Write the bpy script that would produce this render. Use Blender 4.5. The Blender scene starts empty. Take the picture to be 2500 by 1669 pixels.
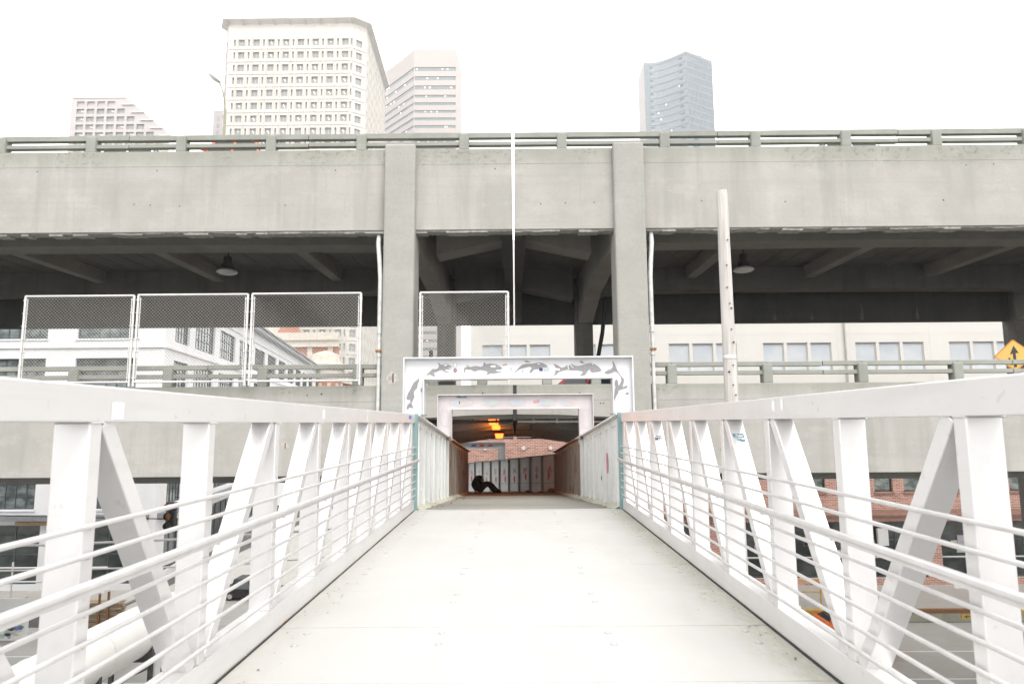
import bpy, bmesh, math, random
from mathutils import Vector, Matrix
random.seed(7)
S = bpy.context.scene
R = math.radians

# ------------------------------------------------------------------ camera
cam_d = bpy.data.cameras.new("camera")
cam = bpy.data.objects.new("camera", cam_d)
S.collection.objects.link(cam)
cam_d.sensor_width = 36.0
cam_d.lens = 22.99
cam_d.clip_start = 0.05
cam_d.clip_end = 4000
cam_d.dof.use_dof = True
cam_d.dof.focus_distance = 15.0
cam_d.dof.aperture_fstop = 2.8
cam.matrix_world = (Matrix.Translation((0, 0, 1.8)) @ Matrix.Rotation(R(0.21), 4, 'Z')
                    @ Matrix.Rotation(R(97.07), 4, 'X') @ Matrix.Rotation(R(-0.4), 4, 'Z'))
S.camera = cam

# ------------------------------------------------------------------ world, sun, exposure
W = bpy.data.worlds.new("World")
S.world = W
W.use_nodes = True
wn = W.node_tree
wn.nodes.clear()
wo = wn.nodes.new('ShaderNodeOutputWorld')
bg = wn.nodes.new('ShaderNodeBackground')
sky = wn.nodes.new('ShaderNodeTexSky')
sky.sky_type = 'NISHITA'
sky.sun_disc = False
sky.sun_elevation = R(55)
sky.sun_rotation = R(150)
sky.air_density = 1.0
sky.dust_density = 4.0
hs = wn.nodes.new('ShaderNodeHueSaturation')
hs.inputs['Saturation'].default_value = 0.15
mxw = wn.nodes.new('ShaderNodeMix')
mxw.data_type = 'RGBA'
mxw.inputs[0].default_value = 0.85
mxw.inputs[7].default_value = (10.2, 10.15, 10.1, 1)
wn.links.new(sky.outputs[0], hs.inputs['Color'])
wn.links.new(hs.outputs[0], mxw.inputs[6])
wn.links.new(mxw.outputs[2], bg.inputs[0])
bg.inputs[1].default_value = 0.1
wn.links.new(bg.outputs[0], wo.inputs[0])

sun_d = bpy.data.lights.new("sun", 'SUN')
sun_d.energy = 0.9
sun_d.angle = R(25)
sun_d.color = (1, 0.97, 0.93)
sun = bpy.data.objects.new("sun", sun_d)
S.collection.objects.link(sun)
# light comes from behind the camera and to the right
d = Vector((-math.sin(R(25)) * math.cos(R(55)), math.cos(R(25)) * math.cos(R(55)), -math.sin(R(55))))
sun.rotation_euler = d.to_track_quat('-Z', 'Y').to_euler()
S.view_settings.view_transform = 'Standard'
S.view_settings.look = 'None'
S.view_settings.exposure = 1.58
S.view_settings.gamma = 1
S.view_settings.use_curve_mapping = False
try:
    S.cycles.max_bounces = 8
    S.cycles.diffuse_bounces = 4
    S.cycles.use_denoising = True
except Exception:
    pass

COL = S.collection


# ------------------------------------------------------------------ materials
MATS = {}


def new_mat(name):
    m = bpy.data.materials.new(name)
    m.use_nodes = True
    nt = m.node_tree
    b = nt.nodes['Principled BSDF']
    return m, nt, b


def N(nt, t, **kw):
    n = nt.nodes.new(t)
    for k, v in kw.items():
        setattr(n, k, v)
    return n


def pos(nt, scale=(1, 1, 1)):
    g = N(nt, 'ShaderNodeNewGeometry')
    mp = N(nt, 'ShaderNodeMapping')
    mp.inputs['Scale'].default_value = scale
    nt.links.new(g.outputs['Position'], mp.inputs['Vector'])
    return mp.outputs[0]


def noise(nt, scale, detail=4, vec_scale=(1, 1, 1), rough=0.55):
    n = N(nt, 'ShaderNodeTexNoise')
    n.inputs['Scale'].default_value = scale
    n.inputs['Detail'].default_value = detail
    n.inputs['Roughness'].default_value = rough
    nt.links.new(pos(nt, vec_scale), n.inputs['Vector'])
    return n.outputs['Fac']


def ramp(nt, fac, lo, hi):
    r = N(nt, 'ShaderNodeMapRange')
    r.inputs[1].default_value = lo
    r.inputs[2].default_value = hi
    r.clamp = True
    nt.links.new(fac, r.inputs[0])
    return r.outputs[0]


def mixc(nt, fac, a, b, mode='MIX'):
    m = N(nt, 'ShaderNodeMix', data_type='RGBA', blend_type=mode)
    if isinstance(fac, (int, float)):
        m.inputs[0].default_value = fac
    else:
        nt.links.new(fac, m.inputs[0])
    for k, v in ((6, a), (7, b)):
        if isinstance(v, tuple):
            m.inputs[k].default_value = (*v, 1) if len(v) == 3 else v
        else:
            nt.links.new(v, m.inputs[k])
    return m.outputs[2]


def mul(nt, a, b):
    m = N(nt, 'ShaderNodeMath', operation='MULTIPLY')
    for k, v in ((0, a), (1, b)):
        if isinstance(v, (int, float)):
            m.inputs[k].default_value = v
        else:
            nt.links.new(v, m.inputs[k])
    return m.outputs[0]


def bump(nt, b, fac, strength=0.3, dist=0.02):
    n = N(nt, 'ShaderNodeBump')
    n.inputs['Strength'].default_value = strength
    n.inputs['Distance'].default_value = dist
    nt.links.new(fac, n.inputs['Height'])
    nt.links.new(n.outputs[0], b.inputs['Normal'])


def zpos(nt, axis=2):
    g = N(nt, 'ShaderNodeNewGeometry')
    s = N(nt, 'ShaderNodeSeparateXYZ')
    nt.links.new(g.outputs['Position'], s.inputs[0])
    return s.outputs[axis]


def plain(name, c, rough=0.6, metal=0.0, var=0.12, scale=3.0, spec=0.5, vs=(1, 1, 1), c2=None, fine=0.0):
    m, nt, b = new_mat(name)
    f = noise(nt, scale, 5, vs)
    c2 = c2 or tuple(x * (1 - var * 2.2) for x in c)
    col = mixc(nt, ramp(nt, f, 0.35, 0.7), c, c2)
    if fine:
        f2 = noise(nt, scale * 25, 2)
        col = mixc(nt, mul(nt, ramp(nt, f2, 0.4, 0.7), fine), col, tuple(x * 0.6 for x in c))
    nt.links.new(col, b.inputs['Base Color'])
    b.inputs['Roughness'].default_value = rough
    b.inputs['Metallic'].default_value = metal
    b.inputs['Specular IOR Level'].default_value = spec
    MATS[name] = m
    return m


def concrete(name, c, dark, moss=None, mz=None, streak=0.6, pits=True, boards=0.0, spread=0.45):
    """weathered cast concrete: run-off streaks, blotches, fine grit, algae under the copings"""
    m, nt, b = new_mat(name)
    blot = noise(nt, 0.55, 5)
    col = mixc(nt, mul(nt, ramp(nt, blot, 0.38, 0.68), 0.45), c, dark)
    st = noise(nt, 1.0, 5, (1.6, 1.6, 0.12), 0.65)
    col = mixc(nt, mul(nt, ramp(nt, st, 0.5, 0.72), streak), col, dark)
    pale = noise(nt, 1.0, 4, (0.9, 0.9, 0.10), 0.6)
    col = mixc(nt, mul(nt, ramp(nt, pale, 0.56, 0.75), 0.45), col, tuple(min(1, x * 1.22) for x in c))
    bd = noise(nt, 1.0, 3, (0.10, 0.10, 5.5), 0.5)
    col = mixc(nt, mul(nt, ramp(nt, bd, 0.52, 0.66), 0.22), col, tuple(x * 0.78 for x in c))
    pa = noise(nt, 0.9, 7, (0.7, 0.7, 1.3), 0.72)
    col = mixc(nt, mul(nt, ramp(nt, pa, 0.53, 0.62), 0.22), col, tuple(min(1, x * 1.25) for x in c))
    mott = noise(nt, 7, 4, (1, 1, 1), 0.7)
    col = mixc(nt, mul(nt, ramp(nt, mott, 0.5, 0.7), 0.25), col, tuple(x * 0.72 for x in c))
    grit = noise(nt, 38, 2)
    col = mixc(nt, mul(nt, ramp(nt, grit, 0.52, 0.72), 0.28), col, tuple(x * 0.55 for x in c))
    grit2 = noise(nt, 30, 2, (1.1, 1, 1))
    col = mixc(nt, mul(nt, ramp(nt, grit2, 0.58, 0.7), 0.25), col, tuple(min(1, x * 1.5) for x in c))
    if moss:
        z = zpos(nt)
        for (zt, zl) in mz:
            band = ramp(nt, z, zl, zt)
            jag = noise(nt, 1.0, 5, (1.2, 1.2, 0.5), 0.7)
            ad = N(nt, 'ShaderNodeMath', operation='ADD')
            nt.links.new(band, ad.inputs[0])
            nt.links.new(jag, ad.inputs[1])
            top = N(nt, 'ShaderNodeMath', operation='LESS_THAN')
            nt.links.new(z, top.inputs[0])
            top.inputs[1].default_value = zt + 0.02
            f = mul(nt, ramp(nt, ad.outputs[0], 0.75, 1.35), top.outputs[0])
            col = mixc(nt, mul(nt, f, spread), col, moss)
            # black lichen patches close to the coping
            sp = noise(nt, 5.0, 6, (1, 1, 1.3), 0.7)
            cl = noise(nt, 0.6, 3)
            f2 = mul(nt, mul(nt, ramp(nt, sp, 0.53, 0.60), ramp(nt, cl, 0.46, 0.58)), mul(nt, ramp(nt, z, zl + 0.15, zt - 0.1), top.outputs[0]))
            col = mixc(nt, mul(nt, f2, 0.55), col, (0.10, 0.11, 0.08))
    nt.links.new(col, b.inputs['Base Color'])
    b.inputs['Roughness'].default_value = 0.92
    b.inputs['Specular IOR Level'].default_value = 0.25
    h = mixc(nt, 0.5, grit, blot)
    bump(nt, b, h, 0.25, 0.02)
    MATS[name] = m
    return m


CONC = concrete('viaduct_concrete', (0.335, 0.322, 0.298), (0.225, 0.222, 0.20), (0.195, 0.205, 0.165),
                [(12.30, 11.1), (3.25, 2.55)])
CONC_D = concrete('sooty_shaded_concrete', (0.18, 0.176, 0.16), (0.085, 0.085, 0.077), streak=0.5)  # soot and the shade under the decks, both put into the colour
CONC_SHADE = concrete('shade_black_concrete', (0.085, 0.084, 0.077), (0.045, 0.045, 0.042), streak=0.5)  # darkest copy of the concrete, shade of the far faces put into the colour
CONC_G = concrete('girder_concrete', (0.33, 0.322, 0.29), (0.21, 0.206, 0.185), streak=0.3)  # paler copy, light bounced onto the girder undersides put into the colour
CONC_R = concrete('rail_concrete', (0.255, 0.26, 0.232), (0.175, 0.18, 0.155), streak=0.3)
CONC_C = concrete('column_concrete', (0.305, 0.298, 0.274), (0.24, 0.238, 0.217), streak=0.35)
EFFLO = plain('lime_crust', (0.42, 0.41, 0.38), 0.9, var=0.2, scale=6)


def metal_truss():
    m, nt, b = new_mat('mill_aluminium')
    f = noise(nt, 1.2, 4)
    st = noise(nt, 2.0, 4, (3, 0.25, 3), 0.6)
    col = mixc(nt, ramp(nt, f, 0.3, 0.75), (0.69, 0.68, 0.675), (0.62, 0.61, 0.605))
    col = mixc(nt, mul(nt, ramp(nt, st, 0.55, 0.75), 0.4), col, (0.54, 0.53, 0.52))
    sp = noise(nt, 14, 3)
    col = mixc(nt, mul(nt, ramp(nt, sp, 0.66, 0.72), 0.25), col, (0.38, 0.37, 0.35))
    nt.links.new(col, b.inputs['Base Color'])
    b.inputs['Metallic'].default_value = 0.45
    r = N(nt, 'ShaderNodeMapRange')
    r.inputs[3].default_value = 0.3
    r.inputs[4].default_value = 0.46
    nt.links.new(f, r.inputs[0])
    nt.links.new(r.outputs[0], b.inputs['Roughness'])
    MATS['alu'] = m
    return m


ALU = metal_truss()
ALU_R = plain('rail_aluminium', (0.60, 0.59, 0.585), 0.38, 0.45, 0.06, 6)


def deck_mat():
    m, nt, b = new_mat('deck_panel')
    f = noise(nt, 0.9, 6, (1, 0.6, 1), 0.6)
    col = mixc(nt, ramp(nt, f, 0.35, 0.7), (0.375, 0.366, 0.352), (0.34, 0.332, 0.319))
    g = noise(nt, 60, 2)
    col = mixc(nt, mul(nt, ramp(nt, g, 0.5, 0.75), 0.10), col, (0.3, 0.29, 0.27))
    sc1 = noise(nt, 1.0, 6, (2.2, 0.5, 1), 0.7)
    col = mixc(nt, mul(nt, ramp(nt, sc1, 0.55, 0.68), 0.20), col, (0.27, 0.26, 0.24))
    sc2 = noise(nt, 5.5, 5, (1, 1, 1), 0.75)
    col = mixc(nt, mul(nt, ramp(nt, sc2, 0.62, 0.70), 0.22), col, (0.24, 0.225, 0.20))
    # green algae in the wet strip along the toe plates, strongest along the right one
    x = zpos(nt, 0)
    jag = noise(nt, 2.2, 6, (1, 0.8, 1), 0.7)
    fine = noise(nt, 16, 4, (1, 0.45, 1), 0.7)
    for lo, hi, amt, cc in ((1.45, 2.25, 0.7, (0.25, 0.26, 0.17)), (-1.55, -2.15, 0.45, (0.32, 0.29, 0.235))):
        e = ramp(nt, x, lo, hi)
        ad = N(nt, 'ShaderNodeMath', operation='ADD')
        nt.links.new(e, ad.inputs[0])
        nt.links.new(jag, ad.inputs[1])
        k = mul(nt, ramp(nt, ad.outputs[0], 0.86, 1.4), ramp(nt, fine, 0.3, 0.62))
        col = mixc(nt, mul(nt, k, amt), col, cc)
    nt.links.new(col, b.inputs['Base Color'])
    b.inputs['Roughness'].default_value = 0.62
    bump(nt, b, g, 0.12, 0.004)
    MATS['deck'] = m
    return m


DECK = deck_mat()


def painted_steel(name, c, rust, rust_amt=0.5, grime=(0.35, 0.33, 0.28)):
    m, nt, b = new_mat(name)
    f = noise(nt, 1.6, 5, (1, 1, 0.35))
    col = mixc(nt, ramp(nt, f, 0.4, 0.75), c, tuple(x * 0.84 for x in c))
    st = noise(nt, 1.0, 5, (5, 5, 0.5), 0.65)
    col = mixc(nt, mul(nt, ramp(nt, st, 0.55, 0.75), 0.35), col, grime)
    sp = noise(nt, 2.6, 8, (1, 1, 0.5), 0.72)
    rf = ramp(nt, sp, 0.66 - 0.12 * rust_amt, 0.72 - 0.08 * rust_amt)
    col = mixc(nt, mul(nt, rf, min(1, rust_amt * 1.2)), col, rust)
    nt.links.new(col, b.inputs['Base Color'])
    b.inputs['Roughness'].default_value = 0.6
    bump(nt, b, sp, 0.15, 0.01)
    MATS[name] = m
    return m


PAINT_W = painted_steel('white_paint_steel', (0.64, 0.645, 0.635), (0.30, 0.17, 0.08), 0.32)
PAINT_TUNNEL = painted_steel('weathered_shaded_steel', (0.23, 0.185, 0.15), (0.15, 0.065, 0.03), 0.95, (0.13, 0.10, 0.08))  # weathered brown, with the passage's shade and sodium tint in the colour
PAINT_G = painted_steel('grey_steel_edge', (0.20, 0.225, 0.215), (0.22, 0.12, 0.06), 0.5)
PORTAL_W = painted_steel('portal_white_paint', (0.56, 0.56, 0.57), (0.33, 0.22, 0.13), 0.12, (0.45, 0.42, 0.36))
PORTAL_P = painted_steel('portal_pinkish_paint', (0.46, 0.425, 0.43), (0.33, 0.22, 0.15), 0.05, (0.42, 0.38, 0.36))
TEAL = painted_steel('teal_paint', (0.17, 0.275, 0.275), (0.2, 0.22, 0.2), 0.3)
RUST = plain('rust', (0.28, 0.13, 0.05), 0.9, var=0.25, scale=14)
OLDDECK = concrete('old_deck_asphalt', (0.215, 0.21, 0.185), (0.16, 0.155, 0.135), streak=0.2)
MORTAR = concrete('kerb_mortar', (0.40, 0.39, 0.33), (0.20, 0.21, 0.13), streak=0.4)
ROAD = concrete('asphalt', (0.105, 0.105, 0.10), (0.075, 0.075, 0.073), streak=0.0)
PAVE = concrete('pavement_concrete', (0.42, 0.40, 0.365), (0.35, 0.335, 0.31), streak=0.0)
ROADPALE = concrete('pale_roadway', (0.40, 0.395, 0.37), (0.32, 0.315, 0.295), streak=0.0)
GALV = plain('galvanised_steel', (0.60, 0.585, 0.565), 0.5, 0.35, 0.08, 8)
WIRE = plain('fence_wire', (0.46, 0.445, 0.41), 0.55, 0.3, 0.1, 8)
PIPEW = plain('white_pvc_pipe', (0.52, 0.52, 0.50), 0.5, 0, 0.12, 5)
BLACK = plain('black_rubber', (0.022, 0.022, 0.021), 0.7, 0, 0.1)
DARK = plain('dark_metal', (0.05, 0.05, 0.048), 0.55, 0.3, 0.1)
DIFF = plain('lamp_diffuser', (0.66, 0.66, 0.63), 0.25, 0, 0.05)
WHITEP = plain('white_wall_paint', (0.68, 0.68, 0.69), 0.75, 0, 0.035, 0.6)
WHITEW = plain('cream_wall_panel', (0.56, 0.54, 0.505), 0.6, 0, 0.02, 0.4)
TRIMG = plain('grey_trim', (0.20, 0.21, 0.22), 0.6, 0, 0.1)
ROOFG = plain('grey_metal_eave', (0.27, 0.29, 0.31), 0.5, 0.2, 0.1)
FRAME_D = plain('dark_window_frame', (0.055, 0.07, 0.08), 0.5, 0.2, 0.1)
FRAME_W = plain('pale_window_frame', (0.55, 0.54, 0.51), 0.5, 0, 0.05)
CREAM = plain('cream_precast', (0.475, 0.452, 0.415), 0.8, 0, 0.03, 0.3)
CREAM2 = plain('cream_precast_cornice', (0.60, 0.58, 0.535), 0.8, 0, 0.05, 0.3)
PINK = plain('pink_granite', (0.36, 0.322, 0.305), 0.6, 0, 0.025, 0.1)
PALEPK = plain('pale_pink_panel', (0.375, 0.345, 0.338), 0.7, 0, 0.02, 0.2)
TERRA = plain('cream_terracotta', (0.50, 0.455, 0.39), 0.8, 0, 0.10, 1.5)
REDB = plain('far_red_brick', (0.36, 0.155, 0.105), 0.85, 0, 0.12, 1.2)
WOOD = plain('weathered_pole_wood', (0.48, 0.46, 0.435), 0.85, 0, 0.16, 5.0, vs=(3, 3, 0.14), c2=(0.32, 0.295, 0.275))
TIMBER = plain('raw_timber', (0.42, 0.30, 0.18), 0.8, 0, 0.15, 5)
ORANGE = plain('orange_plastic', (0.75, 0.14, 0.03), 0.5, 0, 0.08)
YELLOW = plain('yellow_paint', (0.62, 0.38, 0.05), 0.55, 0, 0.12, 4)
SIGNY = plain('sign_yellow', (0.78, 0.47, 0.11), 0.45, 0, 0.03)
SIGNB = plain('sign_black', (0.03, 0.04, 0.035), 0.5, 0, 0.03)
SIGNO = plain('sign_edge_orange', (0.60, 0.24, 0.04), 0.5, 0, 0.03)
ORCAG = plain('mural_grey', (0.225, 0.22, 0.225), 0.7, 0, 0.08, 20)
WPRINT = plain('print_white', (0.68, 0.68, 0.67), 0.6, 0, 0.02)
NAVY = plain('print_navy', (0.03, 0.04, 0.10), 0.6, 0, 0.02)
TEALPR = plain('print_teal', (0.10, 0.20, 0.24), 0.55, 0, 0.1)
BLUEPR = plain('print_blue', (0.10, 0.18, 0.45), 0.55, 0, 0.1)
REDPR = plain('print_red', (0.60, 0.10, 0.08), 0.6, 0, 0.1)
PINKPR = plain('print_pink', (0.52, 0.20, 0.26), 0.6, 0, 0.1)
GREENPR = plain('print_green', (0.36, 0.50, 0.42), 0.6, 0, 0.08)
BLUPALE = plain('print_pale_blue', (0.38, 0.42, 0.46), 0.6, 0, 0.05)
BEIGEPR = plain('print_beige', (0.54, 0.47, 0.40), 0.6, 0, 0.05)
LILACPR = plain('print_lilac', (0.40, 0.36, 0.42), 0.6, 0, 0.05)
OLIVEPR = plain('print_olive', (0.33, 0.33, 0.16), 0.6, 0, 0.08)
CLOTH = plain('black_cloth', (0.012, 0.012, 0.011), 0.9, 0, 0.1, spec=0.2)
SKIN = plain('skin', (0.36, 0.19, 0.13), 0.6, 0, 0.05)
PAPERB = plain('brown_paper', (0.24, 0.14, 0.075), 0.85, 0, 0.12, 9)
CARRED = plain('red_car_paint', (0.45, 0.02, 0.02), 0.25, 0.1, 0.02)
CARWH = plain('white_car_paint', (0.62, 0.62, 0.62), 0.3, 0.0, 0.02)
CARGR = plain('silver_car_paint', (0.50, 0.50, 0.52), 0.3, 0.3, 0.02)
CAROR = plain('orange_car_paint', (0.70, 0.17, 0.04), 0.3, 0.0, 0.02)
CARBK = plain('black_car_paint', (0.02, 0.02, 0.022), 0.25, 0.1, 0.02)
TAILR = plain('tail_lamp_red', (0.5, 0.02, 0.02), 0.3, 0, 0.02)
CHROME = plain('bright_metal', (0.6, 0.6, 0.6), 0.2, 0.9, 0.02)
TANKW = plain('tank_white', (0.58, 0.57, 0.55), 0.4, 0, 0.03, 0.7)
LEAF = plain('plant_green', (0.07, 0.12, 0.04), 0.8, 0, 0.2)


def glass(name, c, rough=0.05, c2=None, sc=0.25, spec=0.6):
    m, nt, b = new_mat(name)
    f = noise(nt, sc, 4, (1, 1, 1.6))
    nt.links.new(mixc(nt, ramp(nt, f, 0.4, 0.65), c, c2 or tuple(x * 0.6 for x in c)), b.inputs['Base Color'])
    b.inputs['Roughness'].default_value = rough
    b.inputs['Specular IOR Level'].default_value = spec
    b.inputs['IOR'].default_value = 1.5
    MATS[name] = m
    return m


GLASS = glass('window_glass', (0.045, 0.06, 0.062), c2=(0.17, 0.19, 0.185), sc=0.9)
GLASS_P = glass('sky_toned_glass', (0.50, 0.52, 0.54), 0.08, (0.43, 0.46, 0.49), 0.4)  # reflected sky put into the pale base colour
GLASS_DK = glass('dark_shop_glass', (0.014, 0.021, 0.021), 0.04, (0.065, 0.075, 0.07), 0.45)  # patchy tones put reflections and shop clutter into the colour
GLASS_G = glass('grey_office_glass', (0.235, 0.238, 0.232), 0.2, (0.195, 0.2, 0.195), 0.15)
GLASS_T = glass('teal_office_glass', (0.15, 0.185, 0.192), 0.2, (0.18, 0.2, 0.21), 0.12)
GLASS_B = glass('blue_tower_glass', (0.19, 0.215, 0.235), 0.25, (0.22, 0.24, 0.255), 0.02)
GLASS_C = glass('car_glass', (0.03, 0.04, 0.045), 0.05)


def brick():
    m, nt, b = new_mat('red_brick')
    t = N(nt, 'ShaderNodeTexBrick')
    g = N(nt, 'ShaderNodeNewGeometry')
    s = N(nt, 'ShaderNodeSeparateXYZ')
    nt.links.new(g.outputs['Position'], s.inputs[0])
    ad = N(nt, 'ShaderNodeMath', operation='ADD')
    nt.links.new(s.outputs[0], ad.inputs[0])
    nt.links.new(s.outputs[1], ad.inputs[1])
    c = N(nt, 'ShaderNodeCombineXYZ')
    nt.links.new(ad.outputs[0], c.inputs[0])
    nt.links.new(s.outputs[2], c.inputs[1])
    nt.links.new(c.outputs[0], t.inputs['Vector'])
    t.inputs['Scale'].default_value = 1.0
    t.inputs['Brick Width'].default_value = 0.40
    t.inputs['Row Height'].default_value = 0.13
    t.inputs['Mortar Size'].default_value = 0.016
    t.inputs['Color1'].default_value = (0.52, 0.25, 0.185, 1)
    t.inputs['Color2'].default_value = (0.31, 0.12, 0.085, 1)
    t.inputs['Mortar'].default_value = (0.62, 0.53, 0.48, 1)
    f = noise(nt, 2.5, 5, (0.5, 0.5, 2.5))
    col = mixc(nt, mul(nt, ramp(nt, f, 0.5, 0.75), 0.45), t.outputs['Color'], (0.48, 0.32, 0.27))
    nt.links.new(col, b.inputs['Base Color'])
    b.inputs['Roughness'].default_value = 0.85
    bump(nt, b, t.outputs['Fac'], -0.4, 0.01)
    return m


BRICK = brick()
BRICKTRIM = plain('brick_moulding', (0.36, 0.21, 0.165), 0.8, 0, 0.1)


def emit(name, c, e):
    m, nt, b = new_mat(name)
    b.inputs['Base Color'].default_value = (*c, 1)
    b.inputs['Emission Color'].default_value = (*c, 1)
    b.inputs['Emission Strength'].default_value = e
    return m


SODIUM = emit('sodium_light', (1.0, 0.10, 0.012), 2.6)
OFFICE = emit('office_light', (1.0, 0.80, 0.58), 0.36)
REDLAMP = emit('signal_red', (0.55, 0.02, 0.03), 0.12)
AMBER = plain('signal_amber', (0.42, 0.18, 0.03), 0.4, 0, 0.1)


# ------------------------------------------------------------------ mesh builder
class MB:
    def __init__(self):
        self.v = []
        self.f = []
        self.mi = []
        self.sm = []
        self.cur = 0

    def add(self, vs, fs, smooth=False):
        o = len(self.v)
        self.v += [Vector(p) for p in vs]
        for f in fs:
            self.f.append([i + o for i in f])
            self.mi.append(self.cur)
            self.sm.append(smooth)
        return self

    def box(self, x0, x1, y0, y1, z0, z1):
        vs = [(x0, y0, z0), (x1, y0, z0), (x1, y1, z0), (x0, y1, z0), (x0, y0, z1), (x1, y0, z1), (x1, y1, z1), (x0, y1, z1)]
        return self.add(vs, [(3, 2, 1, 0), (4, 5, 6, 7), (0, 1, 5, 4), (1, 2, 6, 5), (2, 3, 7, 6), (3, 0, 4, 7)])

    def quad(self, a, b, c, d):
        return self.add([a, b, c, d], [(0, 1, 2, 3)])

    def cyl(self, p, q, r, r2=None, n=10, cap=True, smooth=True):
        p, q = Vector(p), Vector(q)
        r2 = r if r2 is None else r2
        ax = (q - p).normalized()
        u = ax.orthogonal().normalized()
        w = ax.cross(u)
        vs = []
        for c, rr in ((p, r), (q, r2)):
            for k in range(n):
                a = 2 * math.pi * k / n
                vs.append(c + (u * math.cos(a) + w * math.sin(a)) * rr)
        fs = [(k, (k + 1) % n, n + (k + 1) % n, n + k) for k in range(n)]
        self.add(vs, fs, smooth)
        if cap:
            self.add(vs[:n], [tuple(reversed(range(n)))])
            self.add(vs[n:], [tuple(range(n))])
        return self

    def tube(self, pts, r, n=8):
        pts = [Vector(p) for p in pts]
        rings = []
        up = None
        for i, p in enumerate(pts):
            t = (pts[min(i + 1, len(pts) - 1)] - pts[max(i - 1, 0)]).normalized()
            if up is None:
                up = t.orthogonal().normalized()
            up = (up - t * up.dot(t)).normalized()
            w = t.cross(up)
            rr = r[i] if isinstance(r, (list, tuple)) else r
            rings.append([p + (up * math.cos(2 * math.pi * k / n) + w * math.sin(2 * math.pi * k / n)) * rr for k in range(n)])
        vs = [v for rg in rings for v in rg]
        fs = [(i * n + k, i * n + (k + 1) % n, (i + 1) * n + (k + 1) % n, (i + 1) * n + k) for i in range(len(pts) - 1) for k in range(n)]
        self.add(vs, fs, True)
        self.add(rings[0], [tuple(reversed(range(n)))])
        self.add(rings[-1], [tuple(range(n))])
        return self

    def lathe(self, c, prof, n=20, smooth=True):
        """prof: list of (radius, z) revolved about the vertical through c"""
        c = Vector(c)
        vs = []
        for r, z in prof:
            for k in range(n):
                a = 2 * math.pi * k / n
                vs.append(c + Vector((r * math.cos(a), r * math.sin(a), z)))
        fs = [(i * n + k, i * n + (k + 1) % n, (i + 1) * n + (k + 1) % n, (i + 1) * n + k) for i in range(len(prof) - 1) for k in range(n)]
        return self.add(vs, fs, smooth)

    def prism(self, poly, axis, a, b):
        """polygon (2D) swept along axis 0/1/2 from a to b"""
        def pt(p, t):
            if axis == 0:
                return (t, p[0], p[1])
            if axis == 1:
                return (p[0], t, p[1])
            return (p[0], p[1], t)
        n = len(poly)
        vs = [pt(p, a) for p in poly] + [pt(p, b) for p in poly]
        fs = [tuple(range(n)), tuple(reversed(range(n, 2 * n)))]
        fs += [(k, (k + 1) % n, n + (k + 1) % n, n + k) for k in range(n)]
        return self.add(vs, fs)

    def beam(self, p, q, w, h, up=(0, 0, 1)):
        """rectangular bar from p to q, w across, h along up"""
        p, q = Vector(p), Vector(q)
        t = (q - p).normalized()
        s = t.cross(Vector(up)).normalized()
        u = s.cross(t)
        vs = []
        for c in (p, q):
            for a, b in ((-1, -1), (1, -1), (1, 1), (-1, 1)):
                vs.append(c + s * (a * w / 2) + u * (b * h / 2))
        return self.add(vs, [(3, 2, 1, 0), (4, 5, 6, 7), (0, 1, 5, 4), (1, 2, 6, 5), (2, 3, 7, 6), (3, 0, 4, 7)])

    def mesh(self, name, mats, org=None, bevel=0.0):
        me = bpy.data.meshes.new(name)
        vs = self.v
        if org is not None:
            o = Vector(org)
            vs = [v - o for v in vs]
        me.from_pydata([tuple(v) for v in vs], [], self.f)
        for m in (mats if isinstance(mats, (list, tuple)) else [mats]):
            me.materials.append(m)
        for p, i, s in zip(me.polygons, self.mi, self.sm):
            p.material_index = i
            p.use_smooth = s
        bm = bmesh.new()
        bm.from_mesh(me)
        bmesh.ops.recalc_face_normals(bm, faces=bm.faces)
        if bevel:
            bmesh.ops.remove_doubles(bm, verts=bm.verts, dist=1e-5)
            es = [e for e in bm.edges if len(e.link_faces) == 2 and e.calc_face_angle(0) > 0.7]
            bmesh.ops.bevel(bm, geom=es, offset=bevel, segments=2, profile=0.5, affect='EDGES')
        bm.to_mesh(me)
        bm.free()
        return me


def wloc(o):
    p = Vector((0, 0, 0))
    while o is not None:
        p += o.location
        o = o.parent
    return p


def obj(name, me, parent=None, loc=None, rz=0):
    """loc is given in world coordinates; parents are never rotated"""
    o = bpy.data.objects.new(name, me)
    COL.objects.link(o)
    if parent is not None:
        o.parent = parent
    if loc is not None:
        o.location = Vector(loc) - (wloc(parent) if parent is not None else Vector((0, 0, 0)))
    if rz:
        o.rotation_euler.z = rz
    return o


def part(name, mb, mats, parent, bevel=0.0, label=None, kind=None, rot=None):
    """mesh written in world coordinates, re-centred on the thing it belongs to"""
    me = mb.mesh(name, mats, wloc(parent), bevel)
    o = obj(name, me, parent)
    if label:
        o['label'] = label
    if kind:
        o['kind'] = kind
    return o


def tag(o, label, cat, group=None):
    o['label'] = label
    o['category'] = cat
    if group:
        o['group'] = group
    return o


def thing(name, loc, label, cat, group=None, rz=0):
    o = bpy.data.objects.new(name, None)
    o.empty_display_size = 0.3
    COL.objects.link(o)
    o.location = loc
    o.rotation_euler.z = rz
    return tag(o, label, cat, group)


def structure(name, mb, mats, bevel=0):
    o = obj(name, mb.mesh(name, mats, None, bevel))
    o['kind'] = 'structure'
    return o


def copy_tree(o, parent=None):
    c = o.copy()
    COL.objects.link(c)
    if parent is not None:
        c.parent = parent
    for ch in list(o.children):
        copy_tree(ch, c)
    return c


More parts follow.
